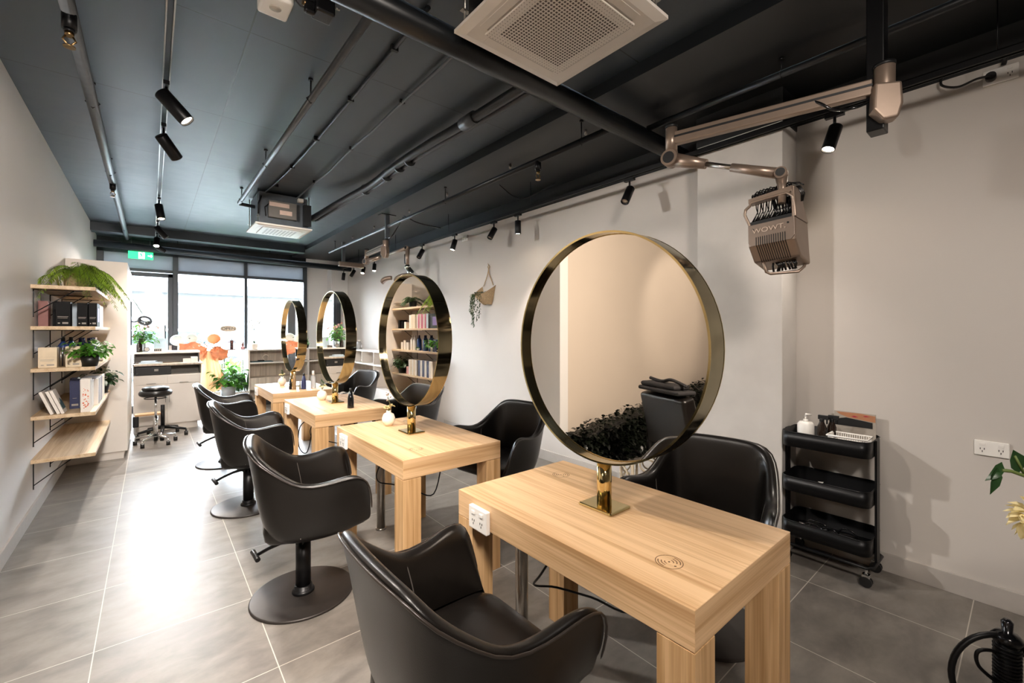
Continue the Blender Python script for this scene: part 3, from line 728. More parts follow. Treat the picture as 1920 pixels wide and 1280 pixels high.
def arm_set(label,x,y,pole_w,ztop,zb,elbow,wrist,boomz=2.42):
    t=thing('hair_processor',label,'hair processor',(x,y,ztop),0,'hair processors on ceiling posts')
    o=V((x,y,ztop)); L=lambda p:V(p)-o
    m=MB(); m.cbox(L((x,y,(ztop+zb)/2)),(pole_w,pole_w*.7,ztop-zb)); m.build('ceiling_post',M['blkmetal'] if boomz>2.3 and pole_w>.06 else M['pipegrey'],t,bevel=.004)
    MB().cbox(L((x,y,ztop-.005)),(.2,.12,.01)).build('ceiling_plate',M['blkmetal'],t)
    # pivot
    d=(V(elbow)-V((x,y,boomz))); d.z=0; d.normalize(); px,py=x-.01,y+.02
    sd=V((-.79,-.61,0)) if True else 0
    pv=V((x,y,boomz))+V((-.035,-.03,0))
    m=MB(); m.cyl(L(pv+V((0,0,.09))),L(pv+V((0,0,-.05))),.036,24); m.build('pivot_sleeve',M['champ'],t,bevel=.004)
    MB().cyl(L(pv+V((0,0,.10))),L(pv+V((0,0,.085))),.038,24).build('pivot_cap',M['blackpaint'],t)
    # wedge shaped pivot body at lower end of post
    m=MB(); m.T=Matrix.Translation(L(pv+V((0,0,0))))@Matrix.Rotation(math.atan2(.61,.79)+PI/2-.2,4,'Z')
    m.prism([(-.045,.0),(.045,.01),(.05,-.10),(.015,-.15),(-.035,-.145),(-.05,-.09)],'Y',-.02,.045)
    m.build('pivot_body',M['champ'],t,bevel=.01,seg=3)
    m=MB(); m.T=Matrix.Translation(L(pv))@Matrix.Rotation(math.atan2(.61,.79)+PI/2-.2,4,'Z')
    m.cyl((.0,-.021,-.09),(0,-.034,-.09),.020,20); m.build('lock_knob',M['chrome'],t)
    # boom
    a=pv+V((0,0,.0)); b=V(elbow); dn=(b-a).normalized(); n=dn.cross(V((0,0,1))).normalized()
    def bar(mb,off,w,h):
        A=[mb._v(L(a+dn*.04+n*sx*w+V((0,0,off+sz*h)))) for sx,sz in ((-1,-1),(1,-1),(1,1),(-1,1))]
        Bq=[mb._v(L(b-dn*.02+n*sx*w+V((0,0,off+sz*h)))) for sx,sz in ((-1,-1),(1,-1),(1,1),(-1,1))]
        for k in range(4): mb.face([A[k],A[(k+1)%4],Bq[(k+1)%4],Bq[k]])
        mb.face(A[::-1]); mb.face(Bq)
    m=MB(); bar(m,.012,.02,.033); m.build('boom',M['champ'],t,bevel=.006,seg=3)
    m=MB(); bar(m,.018,.022,.005); m.build('boom_stripe',M['blackpaint'],t)
    m=MB(); m.cyl(L(b+V((0,0,.075))),L(b+V((0,0,-.06))),.030,24); m.sph(L(b+V((0,0,-.065))),.034,16); m.build('elbow',M['champ'],t)
    MB().cyl(L(b+V((0,0,.088))),L(b+V((0,0,.072))),.032,24).build('elbow_cap',M['blackpaint'],t)
    # second arm: tapering from a round hub to a thin rod
    e0=b+V((0,0,-.095)); wv=V(wrist); dd=(wv-e0); n2=dd.cross(V((0,0,1))).normalized()
    if n2.dot(V((-.79,-.61,0)))<0: n2=-n2
    m=MB(); m.cyl(L(e0-n2*.02),L(e0+n2*.045),.042,28); m.tube([L(e0+dd*.02),L(e0+dd*.35)],[.038,.024],16); m.build('arm_hub',M['champ'],t)
    MB().cyl(L(e0+n2*.045),L(e0+n2*.047),.030,24).build('hub_cap',M['blackpaint'],t)
    MB().cyl(L(e0+dd*.33),L(wv-dd*.15),.013,16).build('arm_rod',M['steel'],t)
    m=MB(); m.tube([L(wv-dd*.42),L(wv)],[.02,.026],14); m.cyl(L(wv-n2*.02),L(wv+n2*.035),.026,20); m.build('wrist_joint',M['champ'],t)
    MB().cyl(L(wv+n2*.035),L(wv+n2*.039),.019,18).build('wrist_knob',M['chrome'],t)
    return t,o,L
t,o,L=arm_set('champagne coloured hair processor arm over trolley, many black cables on its head',2.40,.425,.085,ZC2,2.25,(2.15,1.24,2.415),(2.24,.74,2.125))
MB().tube([L((2.24,.74,2.11)),L((2.235,.735,2.05)),L((2.225,.735,1.985))],[.026,.018,.015],14).build('drop_joint',M['champ'],t)
hd,T=processor_head(t,L((2.20,.77,1.805)),D(-92),D(-3),.90)
tx=textobj('WOWT,',.036,'embossed_letters',mat('letter_metal','c8b4a4',.5,metal=.3),hd,(0,0,0),(0,0,0),.0012,1.15)
tx.matrix_local=T@Matrix.Translation((-.008,-.0062,.076))@Matrix.Rotation(PI/2,4,'X')@Matrix.Diagonal((1.2,1,1,1))
# power cord looping from the boom to the post
MB().tube(crv([L(p) for p in ((2.30,.66,2.46),(2.29,.60,2.41),(2.31,.56,2.375),(2.35,.50,2.37),(2.36,.45,2.38),(2.37,.40,2.42),(2.39,.385,2.45))]),.006,8).build('power_cord',M['blackgloss'],t)
# far one with curved heating wings
t,o,L=arm_set('distant hair processor arm with curved wings above second mirror',2.40,5.46,.055,ZC2,2.42,(2.41,6.19,2.50),(2.64,5.35,2.51),2.50)
MB().tube([L((2.64,5.35,2.51)),L((2.63,5.34,2.38)),L((2.63,5.33,2.28))],[.03,.028,.022],14).build('drop_joint',M['champ'],t)
MB().sph(L((2.63,5.33,2.25)),.04,16).tube([L((2.63,5.33,2.25)),L((2.66,5.30,2.18)),L((2.70,5.26,2.12))],[.03,.045,.05],14).build('head_joint',M['chrome'],t)
def wing(c,r,a0,a1,name):
    m=MB(); prev=None; rt=V((.768,-.64,0)); dp=V((.64,.768,0)); c=V(c)
    for i in range(15):
        a=a0+(a1-a0)*i/14
        P0=c+rt*r*math.cos(a)+V((0,0,r*.55*math.sin(a))); w=.03+.02*math.sin(PI*i/14)
        up=V((0,0,1))*.012*math.sin(a)+rt*.012*math.cos(a)+V((0,0,.012))
        cur=[m._v(L(P0+dp*w+up)),m._v(L(P0-dp*w+up)),m._v(L(P0-dp*w-up)),m._v(L(P0+dp*w-up))]
        if prev:
            for k in range(4): m.face([prev[k],prev[(k+1)%4],cur[(k+1)%4],cur[k]],True)
        else: m.face(cur[::-1])
        prev=cur
    m.face(prev); return m.build(name,M['champ'],t)
wing((2.58,5.22,2.03),.17,PI*.95,PI*.25,'heating_wing'); wing((2.42,5.36,2.02),.13,PI*.98,PI*.5,'heating_wing')
MB().tube(crv([L(p) for p in ((2.38,5.44,2.62),(2.35,5.2,2.6),(2.42,5.05,2.80),(2.41,4.95,2.81),(2.5,4.8,2.72),(2.65,4.5,2.62))]),.007,8).build('power_cord',M['blackgloss'],t)

# third, mostly hidden behind the far spots
t=thing('hair_processor','short champagne coloured bracket behind the bright far spotlights','hair processor',(2.55,7.6,ZC2))
MB().cbox((0,0,-.2),(.05,.04,.40)).build('ceiling_post',M['pipegrey'],t); MB().box(-.08,.35,-.04,.04,-.42,-.34).build('boom',M['champ'],t,bevel=.01)

# ------------------------------------------------------------------ trolley by the column
t=thing('utility_trolley','black three tier metal trolley on castors beside the column','trolley',(3.125,.775,0))
def tray(z0,z1,nm='tray'):
    m=MB(); hw,hl,r,n=.145,.215,.05,6
    def outline(a,b,rr): 
        pts=[]
        for cx,cy,s in ((a-rr,b-rr,0),(-a+rr,b-rr,1),(-a+rr,-b+rr,2),(a-rr,-b+rr,3)):
            for i in range(n+1):
                an=PI/2*s+PI/2*i/n; pts.append((cx+rr*math.cos(an),cy+rr*math.sin(an)))
        return pts
    O=outline(hw,hl,r);I=outline(hw-.004,hl-.004,r-.004)
    A=[m._v((*p,z0)) for p in O];B=[m._v((*p,z1)) for p in O];C=[m._v((*p,z1)) for p in I];E=[m._v((*p,z0+.003)) for p in I]
    k=len(O)
    for i in range(k):
        j=(i+1)%k
        m.face([A[i],A[j],B[j],B[i]],True); m.face([B[i],B[j],C[j],C[i]]); m.face([C[i],C[j],E[j],E[i]],True)
    m.face(A[::-1]); m.face(E)
    return m.build(nm,M['blkmetal'],t)
for z0,z1 in ((.70,.788),(.43,.516),(.165,.25)): 
    tr=tray(z0,z1)
    MB().tube([(.146*math.copysign(1,x),y,z1) if 0 else (x,y,z1) for x,y in ((.13,-.2),(.145,-.17),(.145,.17),(.13,.2),(.1,.215),(-.1,.215),(-.13,.2),(-.145,.17),(-.145,-.17),(-.13,-.2),(-.1,-.215),(.1,-.215))],.0035,6,closed=True).build('tray_rim',M['blkmetal'],tr)
for s in (-1,1): MB().box(-.035,.0,s*.222-.006,s*.222+.006,.10,.79).box(.0,.035,s*.222-.006,s*.222+.006,.10,.79).build('upright',M['blkmetal'],t,bevel=.003)
MB().tube([(.13,-.2,.105),(.13,.2,.105),(.1,.225,.105),(-.1,.225,.105),(-.13,.2,.105),(-.13,-.2,.105),(-.1,-.225,.105),(.1,-.225,.105)],.009,8,closed=True).build('base_frame',M['blkmetal'],t)
for sx in (-1,1):
    for sy in (-1,1):
        x,y=sx*.115,sy*.195
        cs=MB().cyl((x,y,.066),(x,y,.10),.008,10).box(x-.016,x+.016,y-.018,y+.018,.035,.07).build('castor_fork',M['chrome'],t,bevel=.004)
        k=MB().cyl((x-.018,y,.028),(x-.005,y,.028),.028,20).cyl((x+.005,y,.028),(x+.018,y,.028),.028,20).build('castor_wheel',M['potblack'],cs)
def bottle(label,loc,prof,bm,cap=None,pump=None,cat='bottle',lab=None,name='bottle',group=None,capm=None):
    t=thing(name,label,cat,loc,0,group)
    MB().lathe(prof,seg=20).build('bottle_body',bm,t)
    zt=prof[-1][1]
    if cap: MB().lathe([(0,zt),(cap[0],zt),(cap[0]*.9,zt+cap[1]),(0,zt+cap[1])],seg=16).build('cap',capm or bm,t)
    if pump: MB().cyl((0,0,zt),(0,0,zt+.035),.005,10).lathe([(0,zt),(.014,zt),(.013,zt+.015),(0,zt+.015)],seg=14).tube([(0,0,zt+.035),(0,0,zt+.044),(.03,-.02,zt+.040)],[.008,.008,.005],8).build('pump',capm or bm,t)
    if lab: 
        r=prof[1][0]*1.01; MB().lathe([(r,lab[1]),(r,lab[2])],seg=20).build('label_band',lab[0],t)
    return t
Z0=.705
bottle('white pump tub standing on top tray of black trolley',(3.08,.885,Z0),[(0,0),(.042,0),(.044,.005),(.044,.125),(.034,.14),(0,.14)],M['white'],None,True,lab=(M['acgrey'],.03,.10))
for i,(x,y,l) in enumerate(((3.09,.805,'dark spray bottle on trolley next to the white pump tub'),(3.13,.765,'dark spray bottle behind on trolley, beside the photo card'))):
    t=thing('spray_bottle',l,'bottle',(x,y,Z0),0,'dark spray bottles on the trolley')
    MB().lathe([(0,0),(.022,0),(.023,.004),(.023,.12),(.012,.15),(.010,.16),(0,.16)],seg=18).build('bottle_body',M['amber'],t)
    MB().box(-.009,.009,-.035,.018,.165,.19).box(-.006,.006,-.030,-.022,.14,.166).cyl((0,0,.15),(0,0,.17),.013,12).build('trigger_head',M['blackpaint'],t,bevel=.002)
    MB().lathe([(.0235,.03),(.0235,.07)],seg=18).build('label_band',M['potblack'],t)
t=thing('photo_card','photo card of a made up face leaning against wall on trolley','card',(3.245,.68,Z0))
MB().prism([(-.10,0),(.10,0),(.10,.205),(-.10,.205)],'X',-.002,.002).build('card_sheet',M['acgrey'],t)
MB().prism([(-.085,.12),(.098,.12),(.098,.155),(.04,.17),(-.085,.155)],'X',-.0035,-.0022).build('dark_print',M['blackpaint'],t)
MB().prism([(-.098,.158),(.03,.172),(.07,.185),(.09,.2),(-.03,.202),(-.098,.195)],'X',-.0034,-.0022).build('face_print',M['skin'],t)
MB().prism([(-.02,.180),(.0,.176),(.015,.181),(.0,.186)],'X',-.0045,-.0034).prism([(-.075,.188),(-.05,.185),(-.04,.19),(-.055,.193)],'X',-.0045,-.0034).build('lips_print',M['red'],t)
t=thing('plastic_basket','clear plastic basket of foils on trolley top tray','basket',(3.06,.665,Z0))
b=MB()
for i in range(17):
    y=-.085+i*.0106
    for x in (-.062,.062): b.box(x-.0012,x+.0012,y-.0018,y+.0018,.004,.095)
for i in range(12):
    x=-.06+i*.0109
    for y in (-.087,.087): b.box(x-.0018,x+.0018,y-.0012,y+.0012,.004,.095)
b.box(-.062,.062,-.087,.087,.002,.006); b.build('basket_cage',M['white'],t)
MB().tube([(-.066,-.092,.096),(.066,-.092,.096),(.066,.092,.096),(-.066,.092,.096)],.005,6,closed=True).build('basket_rim',M['white'],t)
MB().box(-.05,.04,-.07,.05,.05,.058).box(-.04,.05,-.04,.07,.06,.066).build('foil_sheets',M['card'],t)
t=thing('hair_clips','pile of black clips with a small white tag in trolley middle tray','clips',(3.10,.80,.434))
b=MB(); rn=random.Random(5)
for i in range(18):
    x,y=rn.uniform(-.08,.06),rn.uniform(-.13,.13); b.tube([(x,y,.008),(x+rn.uniform(-.03,.03),y+rn.uniform(-.03,.03),.022),(x+rn.uniform(-.05,.05),y+rn.uniform(-.04,.04),.01)],.006,6)
b.build('clip_pile',M['blackgloss'],t); MB().prism([(-.02,.0),(.025,.005),(.01,.03)],'Z',.05,.052).build('paper_tag',M['card'],t)
t=thing('curling_tools','black corded styling tools heaped in trolley bottom tray','styling tool',(3.10,.76,.169))
b=MB()
for i in range(5): b.tube(arc((rn.uniform(-.05,.03),rn.uniform(-.1,.1),.03),.045,0,PI,10,'YZ'),.005,6)
b.build('tool_cords',M['blackgloss'],t)
MB().cyl((-.06,-.1,.02),(.03,.05,.03),.016,12).cyl((.05,-.12,.02),(.0,.1,.04),.014,12).build('tool_handles',M['blkmetal'],t)
MB().cyl((.0,.1,.04),(-.02,.16,.045),.010,12).build('tool_barrels',M['chrome'],t)
# wall sockets
def gpo(label,x,y,z,d=-1,axis='Y',rz=0):
    t=thing('wall_socket',label,'power outlet',(x,y,z),rz)
    pl=MB().box(-.014,0,-.061,.061,-.038,.038).build('socket_plate',M['white'],t,bevel=.004)
    k=MB()
    for y0 in (-.032,.032): k.box(-.018,-.014,y0-.010,y0+.010,.014,.026)
    k.build('switch',M['white'],t,bevel=.001)
    h=MB()
    for y0 in (-.032,.032):
        for dy,dz in ((-.007,.0),(.007,.0),(0,-.013)): h.box(-.0152,-.0138,y0+dy-.0014,y0+dy+.0014,dz-.008,dz+.001)
    h.build('socket_hole',M['blackpaint'],t)
    return t
gpo('white double power outlet on wall right of the trolley',XR,.130,.798)
s=gpo('white double power outlet high on wall with black plug in it',XR,.10,2.69)
MB().cyl((-.014,.032,-.004),(-.05,.032,-.004),.020,16).tube(crv([(-.045,.032,-.004),(-.05,.08,.0),(-.045,.15,-.01),(-.04,.21,.03),(-.03,.2,.09)]),.006,8).build('plug_cord',M['potblack'],s)
MB().tube([(-.02,-.01,.04),(-.03,-.02,.08),(-.02,-.01,.1)],.010,8).build('cable_hook',M['potblack'],s)
gpo('small white outlet high on wall beside the black track further back',XR,4.95,2.66)
# stool with tray behind mirror 1
t=thing('rattan_side_table','pale rattan side table glimpsed behind the big mirror edge','side table',(2.62,1.68,0))
b=MB(); b.tube(arc((0,0,.60),.19,0,2*PI,32,'XY')[:-1],.011,8,closed=True).tube(arc((0,0,.05),.17,0,2*PI,32,'XY')[:-1],.011,8,closed=True)
for k in range(6):
    a=2*PI*k/6; b.cyl((.19*math.cos(a),.19*math.sin(a),.60),(.17*math.cos(a),.17*math.sin(a),0),.011,8)
    a2=a+PI/6
    for z,r in ((.53,.045),(.44,.05),(.35,.04)):
        pts=[]
        for j in range(16):
            q=2*PI*j/16; aa=a2+r*math.cos(q)/.18; pts.append((.186*math.cos(aa),.186*math.sin(aa),z+r*math.sin(q)*.9))
        b.tube(pts,.006,6,closed=True)
b.build('rattan_frame',M['wicker'],t); MB().lathe([(0,.602),(.18,.602),(.185,.63),(.178,.63),(.174,.612),(0,.612)],seg=32).build('black_tray',M['blackgloss'],t)
MB().box(-.05,.02,-.03,.03,.612,.66).build('tray_tin',M['blkmetal'],t,bevel=.01)
# hanging basket on wall
t=thing('hanging_wall_basket','woven wall basket with trailing plant hanging right of mirror','hanging basket',(3.29,4.40,1.95))
b=MB(); prev=None
for i in range(9):
    zz=-.22+.2*i/8
    row=[]
    for k in range(25):
        a=PI/2+PI*k/24; r=.055+.085*(i/8)**.8
        dz=(.10*(1+math.sin(a-PI/2+PI/2)*0) )
        slant=(-math.cos(a))*-.14*(i/8)+.04*(i/8)
        row.append(b._v((r*1.5*math.cos(a)-.0,r*math.sin(a),zz+.0+slant)))
    if prev:
        for k in range(24): b.face([prev[k],prev[k+1],row[k+1],row[k]],True)
    prev=row
b.build('basket_body',M['rattan'],t)
MB().tube([(-.01,-.10,.02),(-.01,-.015,.17),(-.008,0,.23),(-.006,.02,.26),(-.006,0,.285),(-.006,-.02,.26),(-.008,0,.23),(-.01,.015,.17),(-.01,.10,.02)],.006,6).cyl((0,0,.28),(-.02,0,.30),.004,6).build('hanging_loop',M['rattan'],t)
b=MB(); s_=MB(); rn=random.Random(11)
for i in range(9):
    x,y=-.17-rn.uniform(0,.06),rn.uniform(-.06,.10); ln=rn.uniform(.18,.42); n=int(ln/.012)
    s_.tube([(x+.06,y,-.10),(x,y,-.09),(x-.01,y+.01,-.12-ln*.5),(x,y+.02,-.1-ln)],.0016,4)
    for k in range(n):
        z=-.1-ln*k/n; b.leaf((x+rn.uniform(-.01,.01),y+.02*k/n,z),(rn.uniform(-1,1),rn.uniform(-1,1),-.3),.024,.015,.4)
for i in range(40): b.leaf((-.14+rn.uniform(-.05,.06),rn.uniform(-.1,.1),-.08),(rn.uniform(-1,1),rn.uniform(-1,1),.5),.035,.02,.4)
b.build('trailing_leaves',M['dgreen'],t); s_.build('plant_stems',M['stem'],t)
# right edge: vase with flowers, ribbed stand
t=thing('flower_vase','tall vase with pale flowers whose spray enters at right edge','flowers',(1.80,-.16,0))
MB().lathe([(0,0),(.10,0),(.13,.1),(.12,.5),(.06,.72),(.065,.80),(.05,.80),(.045,.72),(0,.70)],seg=28).build('vase',M['cream'],t)
b=MB(); b.tube([(0,0,.72),(-.10,.07,.98),(-.19,.13,1.04),(-.27,.19,1.075),(-.29,.205,1.078)],.004,6).tube([(0,0,.72),(-.12,.1,.92),(-.20,.15,.95)],.004,6).tube([(-.24,.17,1.065),(-.26,.185,1.11)],.003,6)
b.build('flower_stem',M['stem'],t)
b=MB(); b.leaf((-.25,.18,1.07),(-.2,.12,1),.062,.045,.1,.12,up=(-.6,-.8,0)); b.leaf((-.285,.20,1.078),(-.6,.5,.35),.05,.04,.9,.15,up=(-.6,-.8,.3)); b.leaf((-.30,.21,1.085),(-.3,.2,-1),.06,.028,.1,.2,up=(-.6,-.8,0)); b.build('flower_leaf',M['dgreen'],t)
b=MB(); rn=random.Random(2)
for i in range(70):
    d=V((rn.gauss(0,1),rn.gauss(0,1),rn.gauss(0,1))).normalized(); c=V((-.185,.145,.955))+d*.028
    b.leaf(c,d+V((0,0,-.2)),.034,.03,.2,.2)
b.build('flower_head',M['blush'],t)
t=thing('ribbed_stand','black ribbed metal stand with ring handle at lower right corner','stand',(2.33,.055,-.0))
b=MB(); d=V((.06,.02,1)).normalized()
b.tube([V((0,0,.0)),V((.0,0,.30))],.030,18)
for i in range(22): b.tube(arc((0,0,.02+i*.0125),.033,0,2*PI,20,'XY')[:-1],.0042,6,closed=True)
b.build('ribbed_column',M['blkmetal'],t)
MB().lathe([(.04,.30),(.042,.315),(.03,.33),(.014,.335),(.016,.37),(.008,.38),(0,.38)],seg=20).build('top_knob',M['blackgloss'],t)
u=V((-.63,.77,0)); c0_=V((0,0,.17))+u*.03
b=MB(); b.tube([c0_+u*(.14*math.cos(a))+V((0,0,.15*math.sin(a))) for a in [2*PI*k/36 for k in range(36)]],.010,8,closed=True); b.build('ring_handle',M['blkmetal'],t)
b=MB(); b.tube(crv([V((0,0,.245)),u*.05+V((0,0,.262)),u*.09+V((0,0,.25)),u*.085+V((0,0,.2)),u*.03+V((0,0,.15))]),.006,8); b.build('inner_loop',M['blkmetal'],t)
b=MB()
for k in range(5):
    a=2*PI*k/5; b.tube([(0,0,.04),(.12*math.cos(a),.12*math.sin(a),.03),(.17*math.cos(a),.17*math.sin(a),.012)],.011,8)
b.build('foot',M['blkmetal'],t)
b=MB()
for k in range(5): b.tube([(.05,-.02-k*.01,.28),(.075+k*.012,-.05-k*.015,.22),(.06+k*.01,-.05-k*.02,.12)],.007,8)
b.build('cord_bundle',M['blackgloss'],t)
# ------------------------------------------------------------------ left wall shelves and cabinet
t=thing('tall_cabinet','tall white cabinet against left wall at the end of the shelves','cabinet',(XL,6.37,0))
MB().box(.005,.487,0,1.40,.085,2.15).build('cabinet_body',M['cab'],t,bevel=.002)
MB().box(.005,.455,.03,1.40,0,.085).build('plinth',M['cab'],t)
MB().box(.4865,.4885,.46,.464,.09,2.14).box(.4865,.4885,.93,.934,.09,2.14).build('door_gap',M['acgrey'],t)
t=thing('wall_hooks','small black hooks sticking out of the cabinet edge by desk','hooks',(-.198,7.55,.85))
b=MB()
for i,(y,z) in enumerate(((0,0),(.03,.025),(.06,.05),(.09,.075),(0,.11),(.03,.135),(.06,.16),(.09,.185))): b.tube([(0,y,z),(.018,y,z+.004),(.022,y,z+.02)],.004,6)
b.build('hook_row',M['potblack'],t)
SH=[1.745,1.435,1.118,.762,.44]
sl=['topmost wooden wall shelf, carrying the fern','second wooden wall shelf from top, carrying black boxes','middle wooden wall shelf with the green plant in black pot','fourth wooden wall shelf from top with leaning cards','lowest wooden wall shelf, empty']
def wall_shelf(z,label):
    t=thing('wooden_shelf',label,'shelf',(XL,4.74,z),0,'wooden shelves on the left wall')
    MB().box(0,.348,0,1.62,-.028,.0).build('shelf_board',M['shelf'],t,bevel=.0015)
    for y in (.09,.80,1.45):
        MB().box(0,.006,y-.004,y+.004,-.24,-.028).box(0,.27,y-.004,y+.004,-.034,-.028).tube([(.004,y,-.21),(.22,y,-.033)],.004,6).build('bracket',M['blkmetal'],t)
    return t
for z,l in zip(SH,sl): wall_shelf(z,l)
def card(label,x,y,z,dx,dy,dz,m,cat='box',name='product_box',rz=0,group=None,front=None,spine=None,tilt=0):
    t=thing(name,label,cat,(x,y,z),rz,group)
    if tilt: t.rotation_euler=(0,tilt,rz)
    MB().box(0,dx,0,dy,0,dz).build('box_body',m,t,bevel=.001)
    if front: MB().box(dx*.12,dx*.85,-.0008,0,dz*.38,dz*.40).box(dx*.12,dx*.80,-.0008,0,dz*.33,dz*.345).box(dx*.45,dx*.85,-.0008,0,dz*.10,dz*.17).box(dx*.15,dx*.3,-.0008,0,dz*.11,dz*.15).build('front_print',front,t)
    if spine: MB().box(dx,dx+.0008,dy*.25,dy*.75,dz*.2,dz*.8).build('spine_print',spine,t)
    return t
# second shelf: black boxes facing the camera, rows of colour charts behind
z=SH[1]
G='black boxes on the second shelf'
card('black product box nearest the wall on the second shelf',XL+.115,4.86,z,.082,.10,.195,M['blackcard'],front=M['label'],group=G)
card('second black product box from the wall on the second shelf',XL+.225,4.95,z,.062,.12,.192,M['blackcard'],front=M['label'],group=G)
card('third black product box from the wall on second shelf',XL+.262,5.12,z,.045,.12,.192,M['blackcard'],front=M['label'],group=G)
card('outermost black product box on second shelf, with purple edge',XL+.295,4.92,z,.05,.25,.192,M['blackcard'],front=M['label'],spine=M['purple'],group=G)
card('dull rose box pressed to wall behind black boxes',XL+.01,4.95,z,.055,.1,.20,M['rosy'])
card('dark box in shadow against wall on second shelf',XL+.07,5.1,z,.045,.1,.2,M['blackcard'])
y=5.26
seq=[('pale blue','paleblue',.06,.20),('dark red','red',.045,.195),('white','card',.035,.20),('crimson','red',.07,.2),('white','card',.03,.2),('crimson','red',.05,.2),('white','card',.03,.2),('tan','tan',.05,.185),('beige','beige',.07,.2),('beige','beige',.06,.2),('white','card',.05,.195)]
word=['first','second','third','fourth','fifth','sixth','seventh','eighth','ninth','tenth','eleventh']
for i,(cn,mk,w_,h_) in enumerate(seq):
    card(f'{cn} upright chart box on second shelf, {word[i]} in the row towards cabinet',XL+.13,y,z,.195,w_-.004,h_,M[mk],group='chart boxes on the second shelf'); y+=w_+.002
for i,(l,m_,h_) in enumerate((('small white box near cabinet end of second shelf','card',.10),('small black box near cabinet end of second shelf','blackcard',.11),('slim black box nearest cabinet on second shelf','blackcard',.13))):
    card(l,XL+.17,6.0+i*.10,z,.12,.06,h_,M[m_])
# third shelf
z=SH[2]
card('cream product box near wall on the middle shelf',XL+.03,4.80,z,.10,.10,.155,M['beige'],front=M['label'])
card('cream product box in middle of middle shelf front row',XL+.175,4.80,z,.09,.12,.16,M['beige'],front=M['label'])
for i in range(2): bottle(['slim silver tube between the cream boxes, nearer wall','slim silver tube between the cream boxes, further from wall'][i],(XL+.142+i*.02,4.88,z),[(0,0),(.009,0),(.009,.15),(0,.15)],M['steel'],name='tube')
G='blue bottles on the middle shelf'
for i,(x,y) in enumerate(((.13,5.1),(.17,5.16))): bottle(['round blue bottle behind the cream boxes, left one','round blue bottle behind the cream boxes, right one'][i],(XL+x,y,z),[(0,0),(.034,0),(.036,.01),(.036,.15),(.014,.19),(.012,.20),(0,.20)],M['blue'],(.013,.03),capm=M['blackpaint'],group=G)
lab=['first','second','third','fourth','fifth','sixth']
for i in range(5): bottle(f'dark blue shampoo bottle on middle shelf, {lab[i]} in row towards cabinet',(XL+.27-(i%2)*.06,5.28+i*.085,z),[(0,0),(.030,0),(.031,.006),(.031,.15),(.016,.185),(0,.185)],M['blue'],(.014,.035),lab=(M['orangelab'],.05,.10),capm=M['navy'],group=G)
for i in range(2): bottle(f'white bottle with purple label on middle shelf, {lab[i]} after the blue ones',(XL+.27,5.74+i*.085,z),[(0,0),(.030,0),(.031,.006),(.031,.15),(.014,.185),(0,.185)],M['white'],(.013,.035),lab=(M['purple'],.10,.15),group='white bottles on the middle shelf')
for i,h_ in enumerate((.11,.14,.11)): card(f'small white carton near cabinet on middle shelf, {lab[i]} of three',XL+.2,5.92+i*.09,z,.09,.07,h_,M['card'],group='cartons on the middle shelf')
card('navy and white box beside the plant pot on middle shelf',XL+.282,5.05,z,.04,.09,.165,M['navy'],front=M['card'])
# fourth shelf
z=SH[3]
def lean(label,x,m,dz=.19,dx=.018,ang=-20):
    t=card(label,x,4.76,z,dx,.15,dz,m,tilt=D(ang),cat='booklet',name='booklet',group='leaning booklets on the fourth shelf'); return t
lean('leaning white booklet closest to the wall on fourth shelf',XL+.10,M['card'],.185); lean('second leaning white booklet on fourth shelf',XL+.135,M['card'],.185); 
tt=lean('outermost leaning booklet with a teal landscape cover on fourth shelf',XL+.158,M['card'],.19)
MB().prism([(.02,.03),(.145,.03),(.145,.09),(.09,.12),(.05,.08),(.02,.09)],'X',.0182,.0192).build('landscape_print',M['teal'],tt)
G='navy chart binders on the fourth shelf'
def binder(label,x,y,w=.07,d=.13,h=.235,m='navy'):
    t=thing('chart_binder',label,'binder',(x,y,z),0,G)
    MB().box(0,w,0,d,0,h).build('cover',M[m],t,bevel=.002); MB().box(.004,w+.004,.006,d+.008,.004,h-.004).build('pages',M['card'],t)
    MB().box(w*.2,w*.85,-.001,0,h*.10,h*.17).box(w*.3,w*.7,-.001,0,h*.36,h*.37).build('front_print',M['label'],t)
binder('navy chart binder closest to the wall, behind leaning booklets',XL+.175,5.02,.06); binder('second navy chart binder from wall on fourth shelf',XL+.160,5.20,.045)
binder('navy chart binder left of the flower patterned box',XL+.262,4.93,.048)
t=card('tall white box with orange blossom pattern on fourth shelf',XL+.262,4.76,z,.055,.13,.26,M['card'],cat='box')
b=MB(); rn=random.Random(8)
for i in range(26):
    xx=.012+rn.random()*.032; zz=.03+rn.random()*.16; r=.002+rn.random()*.004; b.cyl((xx,-.0008,zz),(xx,0,zz),r,8)
b.build('blossom_print',M['orangelab'],t)
for i in range(6): card(f'{"navy" if i%2 else "white"} upright colour chart on fourth shelf, {lab[i]} behind the blossom box',XL+.22,4.95+.22+i*.062,z,.115,.055,.225,M['navy' if i%2 else 'card'],group='colour charts on the fourth shelf')
for i in range(5): card(f'white patterned chart on fourth shelf, {lab[i]} of the run towards cabinet',XL+.22,5.58+i*.05,z,.115,.045,.22,M['beige' if i%2 else 'card'],group='patterned charts on the fourth shelf')
card('small pink box between charts and far plant on fourth shelf',XL+.22,5.88,z,.09,.07,.11,M['pink'])
